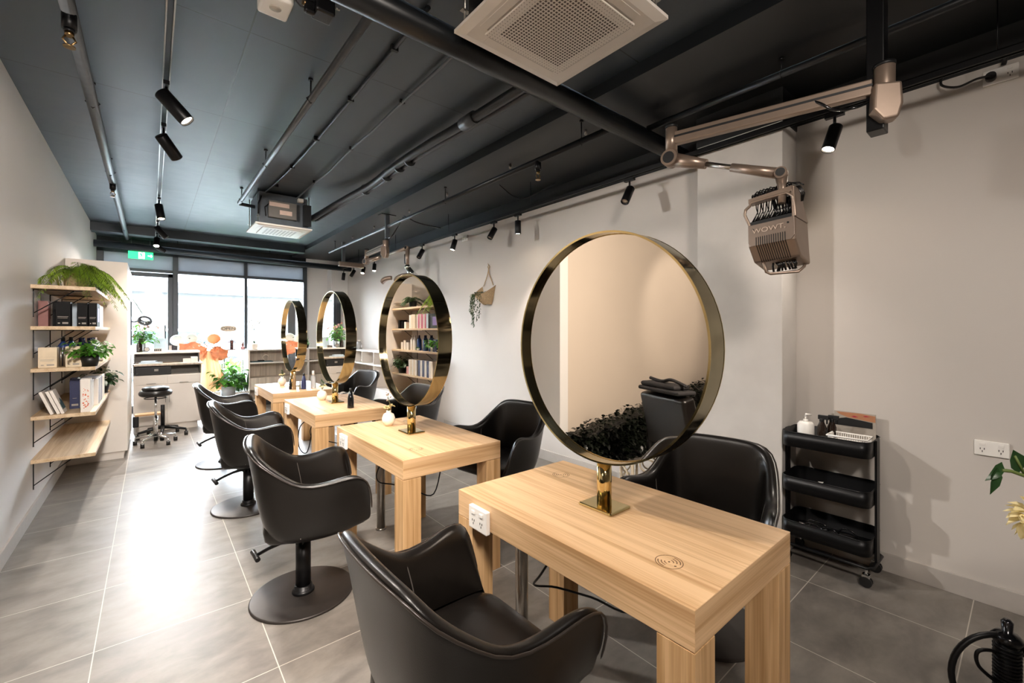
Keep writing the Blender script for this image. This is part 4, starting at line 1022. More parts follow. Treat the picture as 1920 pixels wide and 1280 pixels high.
# top shelf
z=SH[0]
def fern(label,x,y,z,n,L,matn,potm,pr,ph,seed,bias,name='potted_fern'):
    t=thing(name,label,'plant',(x,y,z)); rn=random.Random(seed)
    MB().lathe([(0,0),(pr*.75,0),(pr*.85,ph*.2),(pr,ph),(pr*.92,ph),(pr*.9,ph*.85),(0,ph*.85)],seg=24).build('pot',potm,t)
    lf=MB(); st=MB(); up0=ph*.9
    for i in range(n):
        a=rn.uniform(0,2*PI) if rn.random()>bias[1] else bias[0]+rn.gauss(0,.5)
        ln=L*rn.uniform(.6,1.1); el=rn.uniform(.3,1.2); p=V((0,0,up0)); v=V((math.cos(a)*math.cos(el),math.sin(a)*math.cos(el),math.sin(el))); pts=[]
        ns=16
        for k in range(ns+1):
            q=p+v*ln*(k/ns)+V((0,0,-1))*ln*.75*(k/ns)**2.1*bias[2]
            q.x=max(q.x,-(x-XL)+.015)
            pts.append(q)
        st.tube(pts,.0016,4)
        for k in range(2,ns):
            d=(pts[k+1]-pts[k-1]).normalized(); s=d.cross(V((0,0,1))); 
            if s.length<.01: s=V((1,0,0))
            s.normalize(); wl=.045*L/.4*math.sin(PI*min(1,(k/ns)*.9+.1))+.010
            for sg in (-1,1):
                for e in (0,.5):
                    bpt=pts[k]+d*e*ln/ns; 
                    if bpt.x-s.x*0<-(x-XL)+.01: continue
                    lf.leaf(bpt,d*.6+s*sg+V((0,0,rn.uniform(-.3,.2))),wl,.0065,.45,.1)
    lf.build('fronds',matn,t); st.build('frond_stems',M['stem'],t); return t
fern('bright green fern in woven basket on topmost shelf',XL+.215,5.02,z,64,.40,M['lime'],M['rattan'],.085,.125,1,(-.2,.62,1.35))
fern('dark green fern at cabinet end of the topmost shelf',XL+.2,5.95,z,24,.28,M['dgreen'],M['potblack'],.06,.10,4,(-.5,.3,1.0))
t=thing('picture_frame','small framed print leaning on the topmost shelf behind the fern','picture frame',(XL+.06,5.50,z),0); t.rotation_euler=(0,D(-8),0)
MB().box(0,.012,0,.16,0,.21).build('frame',M['tan'],t,bevel=.002); MB().box(.0122,.014,.018,.142,.02,.19).build('mount_board',M['card'],t); MB().box(.0142,.015,.045,.115,.06,.15).build('print',M['teal'],t)
def bushy(label,x,y,z,pr,ph,n,L,leafm,potm,seed,W=.05,spread=1.0,droop=.5,name='potted_plant',hstem=.5,gap=0):
    t=thing(name,label,'plant',(x,y,z)); rn=random.Random(seed)
    MB().lathe([(0,0),(pr*.72,0),(pr,ph),(pr*.93,ph),(pr*.9,ph*.88),(0,ph*.88)],seg=24).build('pot',potm,t)
    MB().lathe([(0,ph*.885),(pr*.89,ph*.885)],seg=20).build('potting_soil',M['soil'],t)
    lf=MB(); st=MB()
    for i in range(n):
        a=rn.uniform(0,2*PI); el=rn.uniform(.1,1.4); l=L*rn.uniform(.4,1)
        d=V((math.cos(a)*math.cos(el)*spread,math.sin(a)*math.cos(el)*spread,math.sin(el)))
        e=V((0,0,ph*.9))+d*l
        if z>.1: e.x=max(e.x,-(x-XL)+.03)
        st.tube([(0,0,ph*.88),V((0,0,ph*.9))+d*l*.5+V((0,0,.01)),e],.0018,4)
        for q in range(3):
            dd=V((math.cos(a+rn.uniform(-1.2,1.2)),math.sin(a+rn.uniform(-1.2,1.2)),rn.uniform(-.3,.5)))
            lf.leaf(e-d*l*.22*q,dd,W*rn.uniform(.8,1.5),W*rn.uniform(.7,1.1),droop,.14)
    lf.build('foliage',leafm,t); st.build('plant_stems',M['stem'],t); return t
bushy('bright leafy plant in tapered black pot on middle shelf',XL+.31,4.82,SH[2],.062,.085,46,.15,M['green'],M['potblack'],21,.042,1.15)
bushy('dark leafy plant in small black pot at cabinet end of fourth shelf',XL+.29,6.12,SH[3],.07,.10,40,.19,M['dgreen'],M['potblack'],22,.05)
bushy('tiny plant on topmost shelf in front of the framed print',XL+.2,5.58,SH[0],.035,.05,16,.06,M['dgreen'],M['card'],23,.02)
bushy('trailing plant in white pot at outer edge of middle shelf',XL+.3,5.18,SH[2],.04,.06,26,.13,M['green'],M['card'],24,.035,1.2,.9)
bushy('tiny succulent in white pot among the blue bottles',XL+.325,5.55,SH[2],.022,.035,14,.03,M['green'],M['card'],25,.014)
# ------------------------------------------------------------------ reception desk
t=thing('reception_desk','white reception desk with drawers and raised counter behind stool','desk',(-.185,7.78,0))
MB().box(0,.745,0,.62,.09,.785).build('desk_body',M['cab'],t,bevel=.002)
MB().box(0,.71,.03,.6,0,.09).build('plinth',M['cab'],t)
MB().box(-.01,.765,-.02,.45,.915,.94).build('worktop',M['greyoak'],t,bevel=.002)
MB().box(0,.012,0,.6,.785,.915).box(.74,.752,0,.6,.785,.915).box(0,.75,.3,.6,.785,.915).build('niche_sides',M['cabdark'],t)
MB().box(0,.012,.2,.62,.94,1.075).box(.73,.745,.2,.62,.94,1.075).box(0,.745,.45,.62,.94,1.075).build('counter_riser',M['cabdark'],t)
MB().box(-.01,.75,.18,.66,1.075,1.10).build('raised_counter',M['cab'],t,bevel=.002)
for i,(x0,x1,z0,z1) in enumerate(((.012,.36,.66,.775),(.366,.73,.66,.775),(.012,.36,.10,.655),(.366,.73,.10,.655))):
    d_=MB().box(x0,x1,-.012,0,z0,z1).build('drawer' if i<2 else 'cabinet_door',M['cab'],t,bevel=.002)
    if i<2: MB().box((x0+x1)/2-.05,(x0+x1)/2+.05,-.03,-.012,z0+.008,z0+.014).build('handle',M['steel'],d_)
    else: MB().box((x1-.02 if i==2 else x0+.015),(x1-.014 if i==2 else x0+.021),-.03,-.012,.40,.52).build('handle',M['steel'],d_)
dn=thing('cash_drawer','black cash drawer in the niche under desk worktop','cash drawer',(-.165,7.775,.785))
MB().box(0,.385,0,.28,.004,.118).build('drawer_box',M['blackpaint'],dn,bevel=.003); MB().box(.20,.245,-.002,0,.055,.085).build('crest_print',M['label'],dn); MB().cyl((.02,0,.03),(.02,-.004,.03),.006,10).cyl((.365,0,.03),(.365,-.004,.03),.006,10).build('screw',M['chrome'],dn)
t=thing('paper_pile','crumpled clear bag of papers lying on desk worktop','papers',(-.13,7.86,.94))
MB().prism([(0,0),(.22,.0),(.26,.06),(.2,.14),(.05,.12)],'Z',0,.02).prism([(.02,.02),(.18,.01),(.2,.09),(.06,.1)],'Z',.02,.04).build('papers',M['paleblue'],t,bevel=.004)
card('grey white card box at left of pair on desk worktop',.36,7.90,.94,.09,.07,.055,M['card']); card('taller grey white card box at right of pair on worktop',.452,7.90,.94,.08,.07,.08,M['card'])
t=bottle('brown pump soap bottle on the raised counter left end',(-.125,8.05,1.10),[(0,0),(.035,0),(.036,.005),(.036,.10),(.014,.13),(.012,.145),(0,.145)],M['amber'],None,True,lab=(M['card'],.03,.08),capm=M['blackpaint'])
t=thing('round_tin','round grey tin standing on edge on raised counter','tin',(-.045,8.05,1.10)); MB().cyl((0,-.012,.038),(0,.012,.038),.037,28).build('tin_body',M['pipegrey'],t); MB().cyl((0,-.0135,.038),(0,-.012,.038),.026,24).build('tin_face',M['steel'],t)
t=thing('card_holder','small card holder with dark lettering beside round tin','card holder',(.03,8.05,1.10)); MB().box(0,.09,0,.04,0,.045).build('holder',M['steel'],t,bevel=.002); 
b=MB()
for i in range(4): b.box(.008+i*.02,.022+i*.02,-.002,0,.012,.034)
b.build('dark_lettering',M['blkmetal'],t)
t=thing('counter_sign','leaning pale notice board on raised counter before door','notice board',(.03,8.22,1.10)); t.rotation_euler=(D(-12),0,D(-8)); MB().box(0,.14,0,.008,0,.19).build('board',M['paleblue'],t)
t=thing('magnifier_lamp','round magnifier lamp on bracket sticking out from tall cabinet','magnifier lamp',(-.194,7.3,1.52))
MB().tube([(0,0,0),(.03,-.01,-.01),(.07,-.02,.005)],.008,8).cyl((0,0,-.3),(0,0,.25),.008,8).build('bracket',M['pipegrey'],t)
g=MB(); g.T=Matrix.Translation((.135,-.03,.01))@Matrix.Rotation(D(55),4,'X')@Matrix.Rotation(D(10),4,'Y')
g.tube(arc((0,0,0),.062,0,2*PI,32,'XY')[:-1],.012,8,closed=True); g.build('lamp_ring',M['pipegrey'],t)
g=MB(); g.T=Matrix.Translation((.135,-.03,.01))@Matrix.Rotation(D(55),4,'X')@Matrix.Rotation(D(10),4,'Y'); g.lathe([(0,-.004),(.058,-.003),(.058,.003),(0,.004)],seg=28); g.build('magnifier_glass',M['glass'],t)
# rolling stool
def caster(mb,mw,x,y):
    mb.cyl((x,y,.05),(x,y,.085),.008,10); mb.box(x-.014,x+.014,y-.014,y+.014,.03,.055); mw.cyl((x-.02,y,.028),(x+.02,y,.028),.028,16)
def stool_base(t,c,r,n,mt,a0=.3,zc=.12,rod=.018):
    b=MB(); w=MB()
    for k in range(n):
        a=a0+2*PI*k/n; x,y=c[0]+r*math.cos(a),c[1]+r*math.sin(a); b.tube([(c[0],c[1],zc),(c[0]+(x-c[0])*.5,c[1]+(y-c[1])*.5,zc-.02),(x,y,.085)],[rod,rod*.8,rod*.6],10); caster(b,w,x,y)
    b.build('five_star_base',mt,t); w.build('castors',M['potblack'],t)
t=thing('rolling_stool','black round rolling stool with chrome star base by reception desk','stool',(.045,6.95,0))
MB().lathe([(0,.60),(.14,.595),(.16,.61),(.165,.635),(.155,.66),(.12,.668),(0,.668)],seg=36).build('seat',M['leather'],t)
MB().lathe([(0,.668),(.125,.668),(.135,.68),(.13,.70),(.10,.71),(0,.712)],seg=36).build('seat_cushion',M['leather'],t)
MB().cyl((0,0,.30),(0,0,.60),.013,16).cyl((0,0,.10),(0,0,.34),.024,20).build('gas_column',M['chrome'],t)
MB().tube(arc((0,0,.57),.11,0,2*PI,24,'XY')[:-1],.006,6,closed=True).build('lift_ring',M['blkmetal'],t)
stool_base(t,(0,0),.205,5,M['chrome'])
t=thing('second_stool','lower black rolling stool with wooden step pushed behind','stool',(.12,7.38,0))
stool_base(t,(0,0),.26,5,M['blkmetal'],.9,.13,.024); MB().cyl((0,0,.1),(0,0,.42),.022,16).build('gas_column',M['blkmetal'],t)
MB().box(-.28,-.02,-.06,.08,.30,.325).build('wooden_step',M['oakX'],t,bevel=.004)
MB().box(-.30,-.24,-.05,.02,.16,.30).build('black_block',M['blkmetal'],t,bevel=.01)
# exit sign
t=thing('exit_sign','green running man exit sign hanging from far ceiling','exit sign',(-.13,9.55,2.66))
MB().box(-.16,.16,-.015,.015,-.06,.062).build('sign_box',M['exit'],t,bevel=.002)
b=MB(); y=-.0165
b.box(-.03,.05,y,y+.001,-.052,.054); b.build('white_panel',M['exitw'],t)
b=MB(); y=-.018
b.prism([(-.005,.035),(.015,.03),(.02,.0),(.03,-.03),(.022,-.034),(.01,-.01),(.0,-.03),(-.02,-.035),(-.018,-.028),(-.005,-.022),(.002,.005),(-.012,.015),(-.02,.008),(-.02,.022)],'Y',y,y+.001).cyl((.018,y,.045),(.018,y+.001,.045),.009,12); b.build('running_figure',M['exit'],t)
b=MB(); b.prism([(.09,.008),(.13,.008),(.13,.03),(.150,0),(.13,-.03),(.13,-.008),(.09,-.008)],'Y',y,y+.002); b.build('arrow_mark',M['exitw'],t)
MB().cyl((-.12,0,.075),(-.12,0,.30),.004,6).cyl((.12,0,.075),(.12,0,.30),.004,6).build('hanging_rod',M['steel'],t)
# ------------------------------------------------------------------ shopfront display
t=thing('window_shelving','low pale oak shelving unit under the shop window','shelving',(1.375,9.25,0))
MB().box(0,.03,0,.42,0,1.055).box(.03,1.62,0,.42,1.03,1.055).box(.03,1.62,0,.42,.785,.81).box(.03,1.62,0,.42,.10,.125).box(1.03,1.06,0,.42,0,1.03).build('shelf_frame',M['cab'],t,bevel=.002)
MB().box(.03,1.62,.40,.415,.12,1.03).build('back_panel',M['greyoak'],t)
MB().box(.03,1.62,.02,.40,.30,.52).build('drawer_front',M['greyoak'],t); MB().box(.03,1.62,.05,.40,.0,.10).build('plinth',M['blackpaint'],t)
t=thing('cubby_shelving','white framed cubby shelving along the right wall','shelving',(3.0,5.75,0))
b=MB().box(0,.29,0,3.3,1.02,1.045).box(0,.29,0,3.3,.785,.81).box(0,.29,0,3.3,.0,.08)
y=0
while y<3.31: b.box(0,.29,y-.012,y+.012,.81,1.02); y+=.55
b.box(0,.29,-.012,.012,0,1.045).box(0,.29,1.64,1.66,.08,.785).box(0,.29,3.288,3.312,0,1.045)
b.build('cubby_frame',M['cab'],t,bevel=.002); MB().box(.27,.285,0,3.3,.08,1.02).build('back_panel',M['greyoak'],t)
MB().box(-.0,.27,.02,1.63,.08,.40).build('white_drawer',M['cab'],t,bevel=.002)
t=thing('glass_display_table','glass topped display table left of the window shelving','display table',(.98,9.28,0))
MB().box(0,.385,0,.36,1.045,1.057).build('glass_top',M['clear'],t); MB().cyl((.03,.03,0),(.03,.03,1.045),.010,8).cyl((.03,.33,0),(.03,.33,1.045),.010,8).cyl((.36,.33,0),(.36,.33,1.045),.010,8).build('leg',M['steel'],t)
t=thing('lantern','wire cage lantern with dark candle on the glass table','lantern',(1.14,9.42,1.057))
b=MB()
for k in range(8):
    a=2*PI*k/8; b.cyl((.06*math.cos(a),.06*math.sin(a),0),(.06*math.cos(a),.06*math.sin(a),.15),.004,6)
for zz in (.0,.05,.13,.15): b.tube(arc((0,0,zz+.003),.062,0,2*PI,20,'XY')[:-1],.004,6,closed=True)
b.build('wire_cage',M['rosy'],t); MB().cyl((0,0,.0),(0,0,.17),.028,14).cyl((0,0,.17),(0,0,.2),.006,8).build('candle',M['blackpaint'],t)
t=thing('cactus_pot','small cactus in pink pot on the glass table','plant',(1.31,9.40,1.057))
MB().lathe([(0,0),(.028,0),(.037,.05),(.034,.05),(0,.045)],seg=18).build('pot',M['pink'],t); MB().sph((0,0,.08),.022,12,.035).sph((.01,0,.12),.012,10).build('cactus',M['rosy'],t)
t=thing('orchid','white orchid in square pale pot at corner of window shelving','orchid',(1.50,9.38,1.055))
MB().box(-.045,.045,-.045,.045,0,.10).build('pot',M['cream'],t,bevel=.004)
b=MB(); 
for a in (.2,2.9,4.4): b.leaf((0,0,.10),(math.cos(a),math.sin(a),.9),.14,.04,.25)
b.build('orchid_leaves',M['dgreen'],t)
b=MB().tube([(0,0,.1),(-.01,0,.25),(-.005,0,.42),(.02,0,.5),(.07,0,.53)],.003,6).tube([(0,0,.1),(.02,0,.3),(-.03,0,.45),(-.08,0,.48)],.003,6); b.build('flower_spike',M['stem'],t)
b=MB(); rn=random.Random(4)
for i in range(60):
    c=V((rn.uniform(-.09,.09),rn.uniform(-.02,.02),rn.uniform(.33,.54))); b.leaf(c,(rn.gauss(0,1),rn.gauss(0,1),rn.gauss(0,1)),.032,.03,.1)
b.build('white_blooms',M['cream'],t)
t=thing('open_sign','oval OPEN sign hung in the shop window','sign',(1.13,9.76,1.44))
b=MB(); pts=[]
for k in range(40):
    a=2*PI*k/40; c_,s_=math.cos(a),math.sin(a); pts.append((.125*math.copysign(abs(c_)**.75,c_),.05*math.copysign(abs(s_)**.75,s_)))
b.prism(pts,'Y',-.006,.006); b.build('sign_plate',M['sign'],t)
b=MB(); b.tube([(x*1.0,0,z) for x,z in pts],.004,6,closed=True); b.build('sign_rim',M['blkmetal'],t)
textobj('OPEN',.072,'sign_lettering',M['blackpaint'],t,(0,-.0075,-.001),(PI/2,0,0),.0015,1.2)
MB().tube([(-.08,0,.04),(0,0,.14),(.08,0,.04)],.002,5).build('sign_string',M['blkmetal'],t)
# hanging from a suction hook on the pane, so give it the string above
# gift flower arrangement with orange paper
t=thing('gift_flower_stand','flower stand wrapped in orange paper and ribbon behind desk','flower stand',(.74,8.95,0))
def drape(mb,rows):
    g=[[mb._v(p) for p in r] for r in rows]
    for A,Bq in zip(g,g[1:]):
        for i in range(len(A)-1): mb.face([A[i],A[i+1],Bq[i+1],Bq[i]],True)
b=MB(); rn=random.Random(12); rows=[]
for i in range(9):
    u=i/8; z=1.08-u*.70; row=[]
    hw=.075+.10*abs(u-.25)**1.2+.02
    for j in range(11):
        v=-1+2*j/10; row.append((v*hw+.03+u*.10+.01*math.sin(j*2.1+i),-.10-.04*math.cos(v*PI*2+i*.5)-.02*math.sin(j*1.7),z+.02*math.sin(j*1.3)))
    rows.append(row)
drape(b,rows); rows=[]
for i in range(6):
    u=i/5; rows.append([(v*(.04+.05*u)-.06-.02*u+.008*math.sin(j*2),-.13+.02*math.cos(j*1.9),1.0-u*.72) for j,v in enumerate((-1,-.6,-.2,.2,.6,1))])
drape(b,rows); b.build('paper_skirt',M['orange'],t)
b=MB()
for (sx,z0,L,s2) in ((-1,1.07,.37,.05),(1,1.03,.26,-.03),(1,1.0,.17,.03),(-1,1.02,.14,0)):
    rows=[]
    for i in range(8):
        u=i/7; hw=.035+.075*math.sin(PI*min(1,u*.75+.1)); rows.append([(sx*(.02+L*u),-.12+.05*math.sin(j*1.6+u*5)+.03*u,z0+s2*u+v*hw+.02*math.sin(u*9+j)) for j,v in enumerate((-1,-.5,0,.5,1))])
    drape(b,rows)
b.build('paper_bow',mat('deep_orange_paper','e89468',.5,var=.12),t)
MB().cyl((-.1,.0,0),(0,0,1.05),.010,8).cyl((.1,.0,0),(0,0,1.05),.010,8).cyl((0,.15,0),(0,0,1.05),.010,8).build('easel_leg',M['blkmetal'],t)
lf=MB()
for i in range(60):
    a=rn.uniform(0,2*PI); c=V((rn.uniform(-.28,.3),rn.uniform(-.1,.1),1.10+abs(rn.gauss(.05,.09)))); lf.leaf(c,(math.cos(a),math.sin(a),rn.uniform(.2,1)),.05,.03,.3)
lf.build('arrangement_leaves',M['dgreen'],t)
lf=MB()
for i in range(50):
    c=V((rn.uniform(-.25,.25),rn.uniform(-.12,.1),1.08+rn.random()*.12)); lf.leaf(c,(rn.gauss(0,1),rn.gauss(0,1),rn.gauss(0,1)),.04,.035,.1)
lf.build('small_flowers',M['cream'],t)
st=MB()
for i in range(14): st.tube([(rn.uniform(-.06,.06),0,1.0),(rn.uniform(-.25,.25),rn.uniform(-.1,.1),1.2)],.002,4)
st.build('flower_stems',M['stem'],t)
def balloon(label,x,y,z,r,m):
    t=thing('balloon',label,'balloon',(x,y,z),0,None)
    MB().sph((0,0,0),r,24,r*.92).build('balloon_skin',m,t); MB().tube([(0,0,-r*.9),(0,0,-r*1.0),(-.0,.0,-r*.9-.12)],[.012,.003,.002],8).build('knot',m,t)
balloon('orange balloon on top of flower stand',.815,8.82,1.27,.095,M['peach'])
balloon('white balloon left of the orange balloon',.52,9.0,1.275,.088,M['balloon'])
balloon('white balloon furthest left near the door frame',.34,9.15,1.24,.10,M['balloon'])
t=bushy('big leafy plant in grey pot on woven basket stand at window',1.03,8.85,.22,.115,.23,70,.46,M['green'],M['potgrey'],31,.085,.75,.45)
t=thing('woven_plant_stand','white and brown woven stand under the grey plant pot','plant stand',(1.03,8.85,0))
MB().lathe([(.10,0),(.115,.1),(.10,.2),(.125,.24),(.10,.22),(.09,.0)],seg=24).build('stand_body',M['rattan'],t)
b=MB()
for k in range(12):
    a=2*PI*k/12; b.tube([(.11*math.cos(a),.11*math.sin(a),.02),(.125*math.cos(a+.25),.125*math.sin(a+.25),.12),(.14*math.cos(a),.14*math.sin(a),.25)],.007,6)
b.build('weave_strands',M['cream'],t)
def spiky(label,x,y,z,n,h,pw,m,name='snake_plant',potm=None,ph=.14,box=True):
    t=thing(name,label,'plant',(x,y,z)); rn=random.Random(int(x*100))
    MB().box(-pw,pw,-.08,.08,0,ph).build('planter',potm or M['card'],t,bevel=.006)
    b=MB()
    for i in range(n):
        xx=rn.uniform(-pw*.85,pw*.85); b.leaf((xx,rn.uniform(-.06,.06),ph*.9),(rn.uniform(-.2,.2),rn.uniform(-.2,.2),1),h*rn.uniform(.7,1.1),.035,.02,.1,up=(0,1,0))
    b.build('spiky_leaves',m,t)
spiky('white planter of spiky dark plants right of the big leafy plant',1.24,9.05,.0,16,.40,.12,M['dgreen'],ph=.32)
spiky('white planter with small plants below the orange paper',.80,9.28,0,14,.14,.15,M['dgreen'],ph=.32)
t=bushy('flower bouquet with pink and green leaves on counter by the door',-.10,8.20,1.10,.05,.12,60,.34,M['green'],M['clear'],41,.05,.8,.4,name='bouquet')
rn=random.Random(9)
for i in range(12):
    a=rn.uniform(0,2*PI); r=rn.uniform(.03,.19); zz=rn.uniform(.20,.46); b=MB()
    for k in range(7): b.leaf((r*math.cos(a),r*math.sin(a),zz),(rn.gauss(0,1),rn.gauss(0,1),rn.gauss(0,1)),.04,.03,.1)
    b.build('pink_bloom',M['pink'],t)
t=thing('fern_sprig','dark sprig hanging at cabinet edge above the magnifier lamp','plant',(-.198,7.6,1.72))
b=MB(); 
for i in range(16): b.leaf((.0+.006*i,0,.10-.012*i),(1,(-1)**i*.6,-.4),.05,.014,.5)
b.build('sprig_leaves',M['dgreen'],t); MB().tube([(0,0,.11),(.05,0,.04),(.1,0,-.08)],.002,5).build('sprig_stem',M['stem'],t)
bushy('small green plant on window shelving right of farthest mirror',2.43,9.40,1.055,.035,.06,18,.16,M['green'],M['potblack'],51,.03,.4,.2)
t=spiky('broad leaved plant in white pot on shelving near the corner',2.75,9.40,1.055,5,.26,.05,M['dgreen'],name='potted_plant',ph=.08)
t=thing('glass_jar','pale clear jars standing at far corner of cubby shelving','jar',(3.10,8.35,1.045)); MB().lathe([(0,0),(.05,0),(.055,.1),(.03,.15),(0,.15)],seg=18).build('jar_body',M['clear'],t); MB().lathe([(0,.15),(.03,.15),(.028,.18),(0,.18)],seg=14).build('jar_lid',M['card'],t)
t=thing('laptop','dark flat laptop on the middle shelf of window shelving','laptop',(1.62,9.30,.81)); MB().box(-.18,.18,0,.22,0,.014).build('laptop_base',M['teal'],t,bevel=.003); MB().box(-.06,.04,.05,.15,.014,.035).build('charger',M['blkmetal'],t,bevel=.004)
t=thing('folded_card','curled cream card standing on window shelving shelf','card',(1.70,9.45,.83)); MB().tube(arc((0,0,.06),.05,PI*.1,PI*1.3,10,'XZ'),.008,6).build('curled_card',M['cream'],t)
t=thing('magazine','open magazine on window shelving between the mirrors','magazine',(2.35,9.30,.81)); MB().prism([(-.12,.0),(.14,.03),(.14,.038),(-.12,.012)],'Y',0,.2).build('pages',M['card'],t)
# ------------------------------------------------------------------ things on the tables
def vase(label,x,y,seed,h=.10):
    t=thing('flower_vase',label,'vase',(x,y,.7505),0,'small round cream vases on the tables'); rn=random.Random(seed)
    MB().lathe([(0,0),(.025,0),(.042,.03),(.044,.05),(.034,.078),(.014,.09),(.017,.102),(.011,.102),(.0,.095)],seg=24).build('vase',M['cream'],t)
    b=MB(); b.tube([(0,0,.09),(.01,.0,.14),(.0,.01,.20)],.0018,5).tube([(0,0,.09),(-.01,-.01,.13)],.0018,5).tube([(0,0,.09),(.02,.01,.13)],.0018,5); b.build('flower_stem',M['stem'],t)
    b=MB()
    for c in ((-.018,-.01,.125),(.024,.01,.128)):
        for i in range(16): b.leaf(c,(rn.gauss(0,1),rn.gauss(0,1),abs(rn.gauss(0,.7))),.028,.022,.3)
    b.build('dried_bloom',M['blush'],t)
    b=MB()
    for i in range(22): 
        z=.13+h*rn.random(); b.leaf((rn.uniform(-.012,.015),rn.uniform(-.01,.012),z),(rn.uniform(-1,1),rn.uniform(-1,1),.6),.02,.012,.2)
    b.build('sprig',M['dgreen'] if seed!=61 else M['tan'],t)
vase('cream vase with tall dry sprig beside second mirror post',1.255,2.83,61,.12)
vase('cream vase beside third mirror post',1.235,4.27,62,.05)
vase('cream vase beside farthest mirror post',1.20,5.71,63,.05)
def cone(label,x,y,h,r0,m,cap,cm): return bottle(label,(x,y,.7505),[(0,0),(r0,0),(r0,.01),(r0*.9,h*.5),(r0*.45,h*.85),(0,h*.86)],m,(r0*.42,h*.14),capm=cm)
cone('tapered black bottle alone on the third table',1.295,3.68,.165,.027,M['blackgloss'],None,M['blackpaint'])
cone('small black brush bottle left on farthest table',1.19,5.27,.13,.015,M['blackgloss'],None,M['steel'])
cone('slim tan bottle second from left on farthest table',1.225,5.25,.19,.02,M['tan'],None,M['beige'])
cone('slate blue tapered bottle on farthest table',1.31,5.20,.175,.026,M['navy'],None,M['blackpaint'])
bottle('clear spray bottle at right end of farthest table',(1.42,5.24,.7505),[(0,0),(.026,0),(.027,.004),(.027,.12),(.012,.145),(0,.145)],M['clear'],(.014,.05),capm=M['white'])
cone('low grey bottle between the slim ones on farthest table',1.275,5.22,.09,.012,M['steel'],None,M['steel'])
# cape on far chair
t=thing('salon_cape','crumpled black and white cape draped over farthest wall side chair','cape',(2.06,5.92,.53))
b=MB(); rows=[]; rn=random.Random(17)
for i in range(14):
    rows.append([(-.20+.36*i/13+.01*rn.gauss(0,1),-.20+.40*j/13+.01*rn.gauss(0,1),.03+.02*rn.random()+.025*math.sin(i*1.3)*math.cos(j*1.1)-.02) for j in range(14)])
drape(b,rows)
cm,nt,bs=newmat('cape_fabric'); tc=nt.nodes.new('ShaderNodeTexCoord'); vo=nt.nodes.new('ShaderNodeTexNoise'); vo.inputs['Scale'].default_value=9; cr=nt.nodes.new('ShaderNodeValToRGB'); cr.color_ramp.interpolation='CONSTANT'; cr.color_ramp.elements[0].color=(.01,.01,.01,1); cr.color_ramp.elements[1].position=.52; cr.color_ramp.elements[1].color=(.6,.55,.5,1)
nt.links.new(tc.outputs['Object'],vo.inputs['Vector']); nt.links.new(vo.outputs['Fac'],cr.inputs['Fac']); nt.links.new(cr.outputs['Color'],bs.inputs['Base Color']); bs.inputs['Roughness'].default_value=.8
c_=b.build('cape_cloth',cm,t,sub=1); c_.modifiers.new('so','SOLIDIFY').thickness=.006
# ------------------------------------------------------------------ ceiling box and projector near top edge
t=thing('ceiling_speaker','white square ceiling speaker box at top edge of picture','speaker',(.46,2.33,ZC))
MB().box(-.065,.065,-.08,.08,-.06,0).build('speaker_box',M['white'],t,bevel=.012,seg=3); MB().lathe([(0,-.064),(.02,-.064),(.026,-.060),(0,-.058)],seg=20).build('speaker_dome',M['acgrey'],t)
t=thing('ceiling_device','black ceiling bracket device with looping cable beside the speaker','ceiling device',(.63,2.16,ZC))
MB().cbox((0,0,-.06),(.09,.09,.12)).cbox((-.06,.0,-.10),(.05,.03,.06)).build('device_body',M['blkmetal'],t,bevel=.01); MB().tube([(-.12,.03,-.01),(-.13,.02,-.07),(-.10,0,-.11),(-.06,0,-.11)],.005,6).build('cable',M['potblack'],t); MB().cyl((-.075,0,-.09),(-.09,-.005,-.09),.012,12).build('brass_plug',M['copper'],t); MB().cyl((.05,-.02,-.06),(.07,-.02,-.06),.006,8).build('steel_bolt',M['steel'],t)
# ------------------------------------------------------------------ alcove seen only in the big mirror
t=thing('leaf_hedge','dark artificial leaf hedge reflected in the big mirror','hedge',(-2.2,2.85,0))
MB().prism([(-1.9,0),(1.45,0),(1.45,.34),(-1.9,.68)],'Y',-.02,.2).build('hedge_core',M['blackpaint'],t)
b=MB(); rn=random.Random(19)
for i in range(3200):
    x=-1.9+3.38*rn.random(); top=.36+(1.45-x)/3.35*.36; z=top*rn.random()**.8; yy=-.03-rn.random()*.04
    if rn.random()<.2: z=top+rn.random()*.05; yy=rn.uniform(-.03,.2)
    if rn.random()<.08: x=1.46; z=.38*rn.random(); yy=rn.uniform(-.03,.2)
    b.leaf((x,yy,z),(rn.uniform(-1,1),rn.uniform(-1.2,-.1),rn.uniform(-.6,1)),.055,.045,.3,.15)
b.build('hedge_leaves',M['hedge'],t)['kind']='stuff'
t=thing('wash_recliner','black shampoo recliner chair reflected in the big mirror','recliner',(-1.15,1.85,0),D(20))
MB().box(-.3,.3,-.35,.3,.25,.45).build('seat',M['leather'],t,bevel=.04,seg=4); MB().prism([(.2,.4),(.34,.4),(.44,.85),(.32,.88)],'Y',-.28,.28).build('backrest',M['leather'],t,bevel=.03,seg=4)
for s in (-1,1): MB().box(-.28,.3,s*.33-.04,s*.33+.04,.3,.6).build('armrest',M['leather'],t,bevel=.03,seg=4)
MB().box(-.2,.2,-.2,.2,0,.25).build('base',M['blkmetal'],t,bevel=.01)
t=thing('folded_towels','black folded towels piled on top of reflected recliner','towels',(-.80,1.98,.885),D(20))
MB().box(-.09,.09,-.26,.26,0,.035).build('towel',M['cloth'],t,bevel=.015,seg=3); MB().box(-.08,.08,-.2,.24,.036,.075).build('towel',M['cloth'],t,bevel=.018,seg=3); MB().tube(crv([(0,-.26,.07),(.02,-.1,.11),(.0,.05,.085),(0,.2,.1)]),.014,8).build('towel_edge',M['cloth'],t)
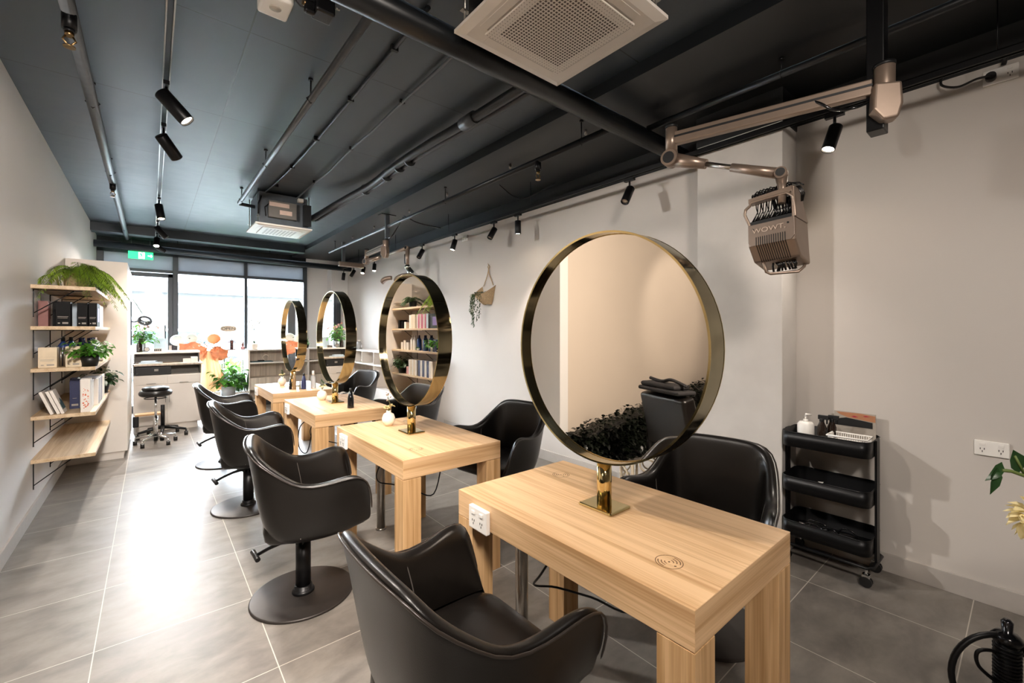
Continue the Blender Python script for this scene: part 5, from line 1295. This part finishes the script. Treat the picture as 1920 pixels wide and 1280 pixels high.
# ------------------------------------------------------------------ outside
struct('ground_outside',MB().box(-40,40,YB+.15,60,-.12,-.02),M['road'])
t=thing('street_building','pale low building with metal roof across the street','building',(4,24,0))
MB().box(-14,10,0,8,0,3.2).build('building_wall',M['bldg'],t); MB().prism([(-.9,3.3),(0,3.15),(8.3,4.6),(8.3,4.75),(-.9,3.45)],'X',-14.3,10.3).build('roof_sheet',M['roof'],t)
MB().box(-14.3,10.3,-1.0,-.88,3.0,3.45).build('fascia',M['bwin'],t)
for x0,x1 in ((-12,-9),(-7.5,-5),(-3.2,-.5),(1.5,4.0),(6,9)):
    w_=MB().box(x0,x1,-.05,0,.8,2.5).build('window',M['bwin'],t); MB().box(x0-.05,x1+.05,-.1,-.05,2.5,2.62).box((x0+x1)/2-.04,(x0+x1)/2+.04,-.1,-.05,.8,2.5).box(x0-.05,x1+.05,-.1,-.05,.72,.8).build('window_trim',M['roof'],w_)
MB().box(-6.3,-5.2,2,3,4,5.3).box(6.3,7.0,2,3,4,5.1).build('roof_vent',M['bldg'],t)
t=thing('parked_car','white car parked outside beyond the shop window','car',(.5,16.5,0))
MB().prism([(-2.2,.35),(2.2,.35),(2.25,.8),(1.9,.95),(1.2,1.02),(.6,1.45),(-1.2,1.48),(-1.9,1.0),(-2.25,.9)],'Y',-.85,.85).build('car_body',M['white'],t,bevel=.08,seg=3)
MB().prism([(1.05,1.02),(.55,1.38),(-1.1,1.41),(-1.7,1.0)],'Y',-.87,.87).build('car_window',M['bwin'],t)
for x in (-1.4,1.4):
    for s in (-1,1): MB().cyl((x,s*.72,.32),(x,s*.88,.32),.32,24).build('wheel',M['potblack'],t)
rn=random.Random(33)
for i,(x,y,l) in enumerate(((-1.6,12.2,'green street shrub outside behind the door glass'),(3.2,13.0,'green street shrub outside behind the orchid'),(1.5,12.4,'green street shrub outside behind the lantern'))):
    t=thing('street_shrub',l,'shrub',(x,y,0)); b=MB()
    for k in range(500):
        d=V((rn.gauss(0,1),rn.gauss(0,1),abs(rn.gauss(0,1)))).normalized(); b.leaf(V((0,0,.15))+d*.55*rn.uniform(.6,1),d,.11,.07,.2)
    b.build('foliage',M['green'],t); MB().cyl((0,0,0),(0,0,.4),.04,8).build('trunk',M['stem'],t)
# ------------------------------------------------------------------ world, camera, view
w=bpy.data.worlds.new('daylight'); SC.world=w; w.use_nodes=True; nt=w.node_tree
bg=nt.nodes['Background']; bg.inputs['Strength'].default_value=SKY
g=nt.nodes.new('ShaderNodeTexCoord'); sp=nt.nodes.new('ShaderNodeSeparateXYZ'); nt.links.new(g.outputs['Generated'],sp.inputs[0])
cr=nt.nodes.new('ShaderNodeValToRGB'); nt.links.new(sp.outputs['Z'],cr.inputs['Fac'])
cr.color_ramp.elements[0].position=0; cr.color_ramp.elements[0].color=(.9,.96,1,1); cr.color_ramp.elements[1].position=.8; cr.color_ramp.elements[1].color=(.62,.80,1,1)
nt.links.new(cr.outputs['Color'],bg.inputs['Color'])
cam=bpy.data.cameras.new('camera'); co=bpy.data.objects.new('camera',cam); COL.objects.link(co)
A=math.atan2(677,812); co.location=(0,0,1.40); 
pitch=0.0
co.rotation_euler=(PI/2-pitch,0,-A)
cam.sensor_width=36; cam.lens=36*812/1920; cam.shift_y=-20/1920; cam.clip_start=.02; cam.clip_end=200
SC.camera=co
SC.view_settings.view_transform='Standard'; SC.view_settings.look='None'; SC.view_settings.gamma=1; SC.view_settings.exposure=EXPO; SC.view_settings.use_curve_mapping=False
SC.cycles.max_bounces=8; SC.cycles.diffuse_bounces=4; SC.cycles.glossy_bounces=5; SC.cycles.transparent_max_bounces=12; SC.cycles.sample_clamp_indirect=6
SC.cycles.caustics_reflective=False; SC.cycles.caustics_refractive=False; SC.cycles.use_denoising=True
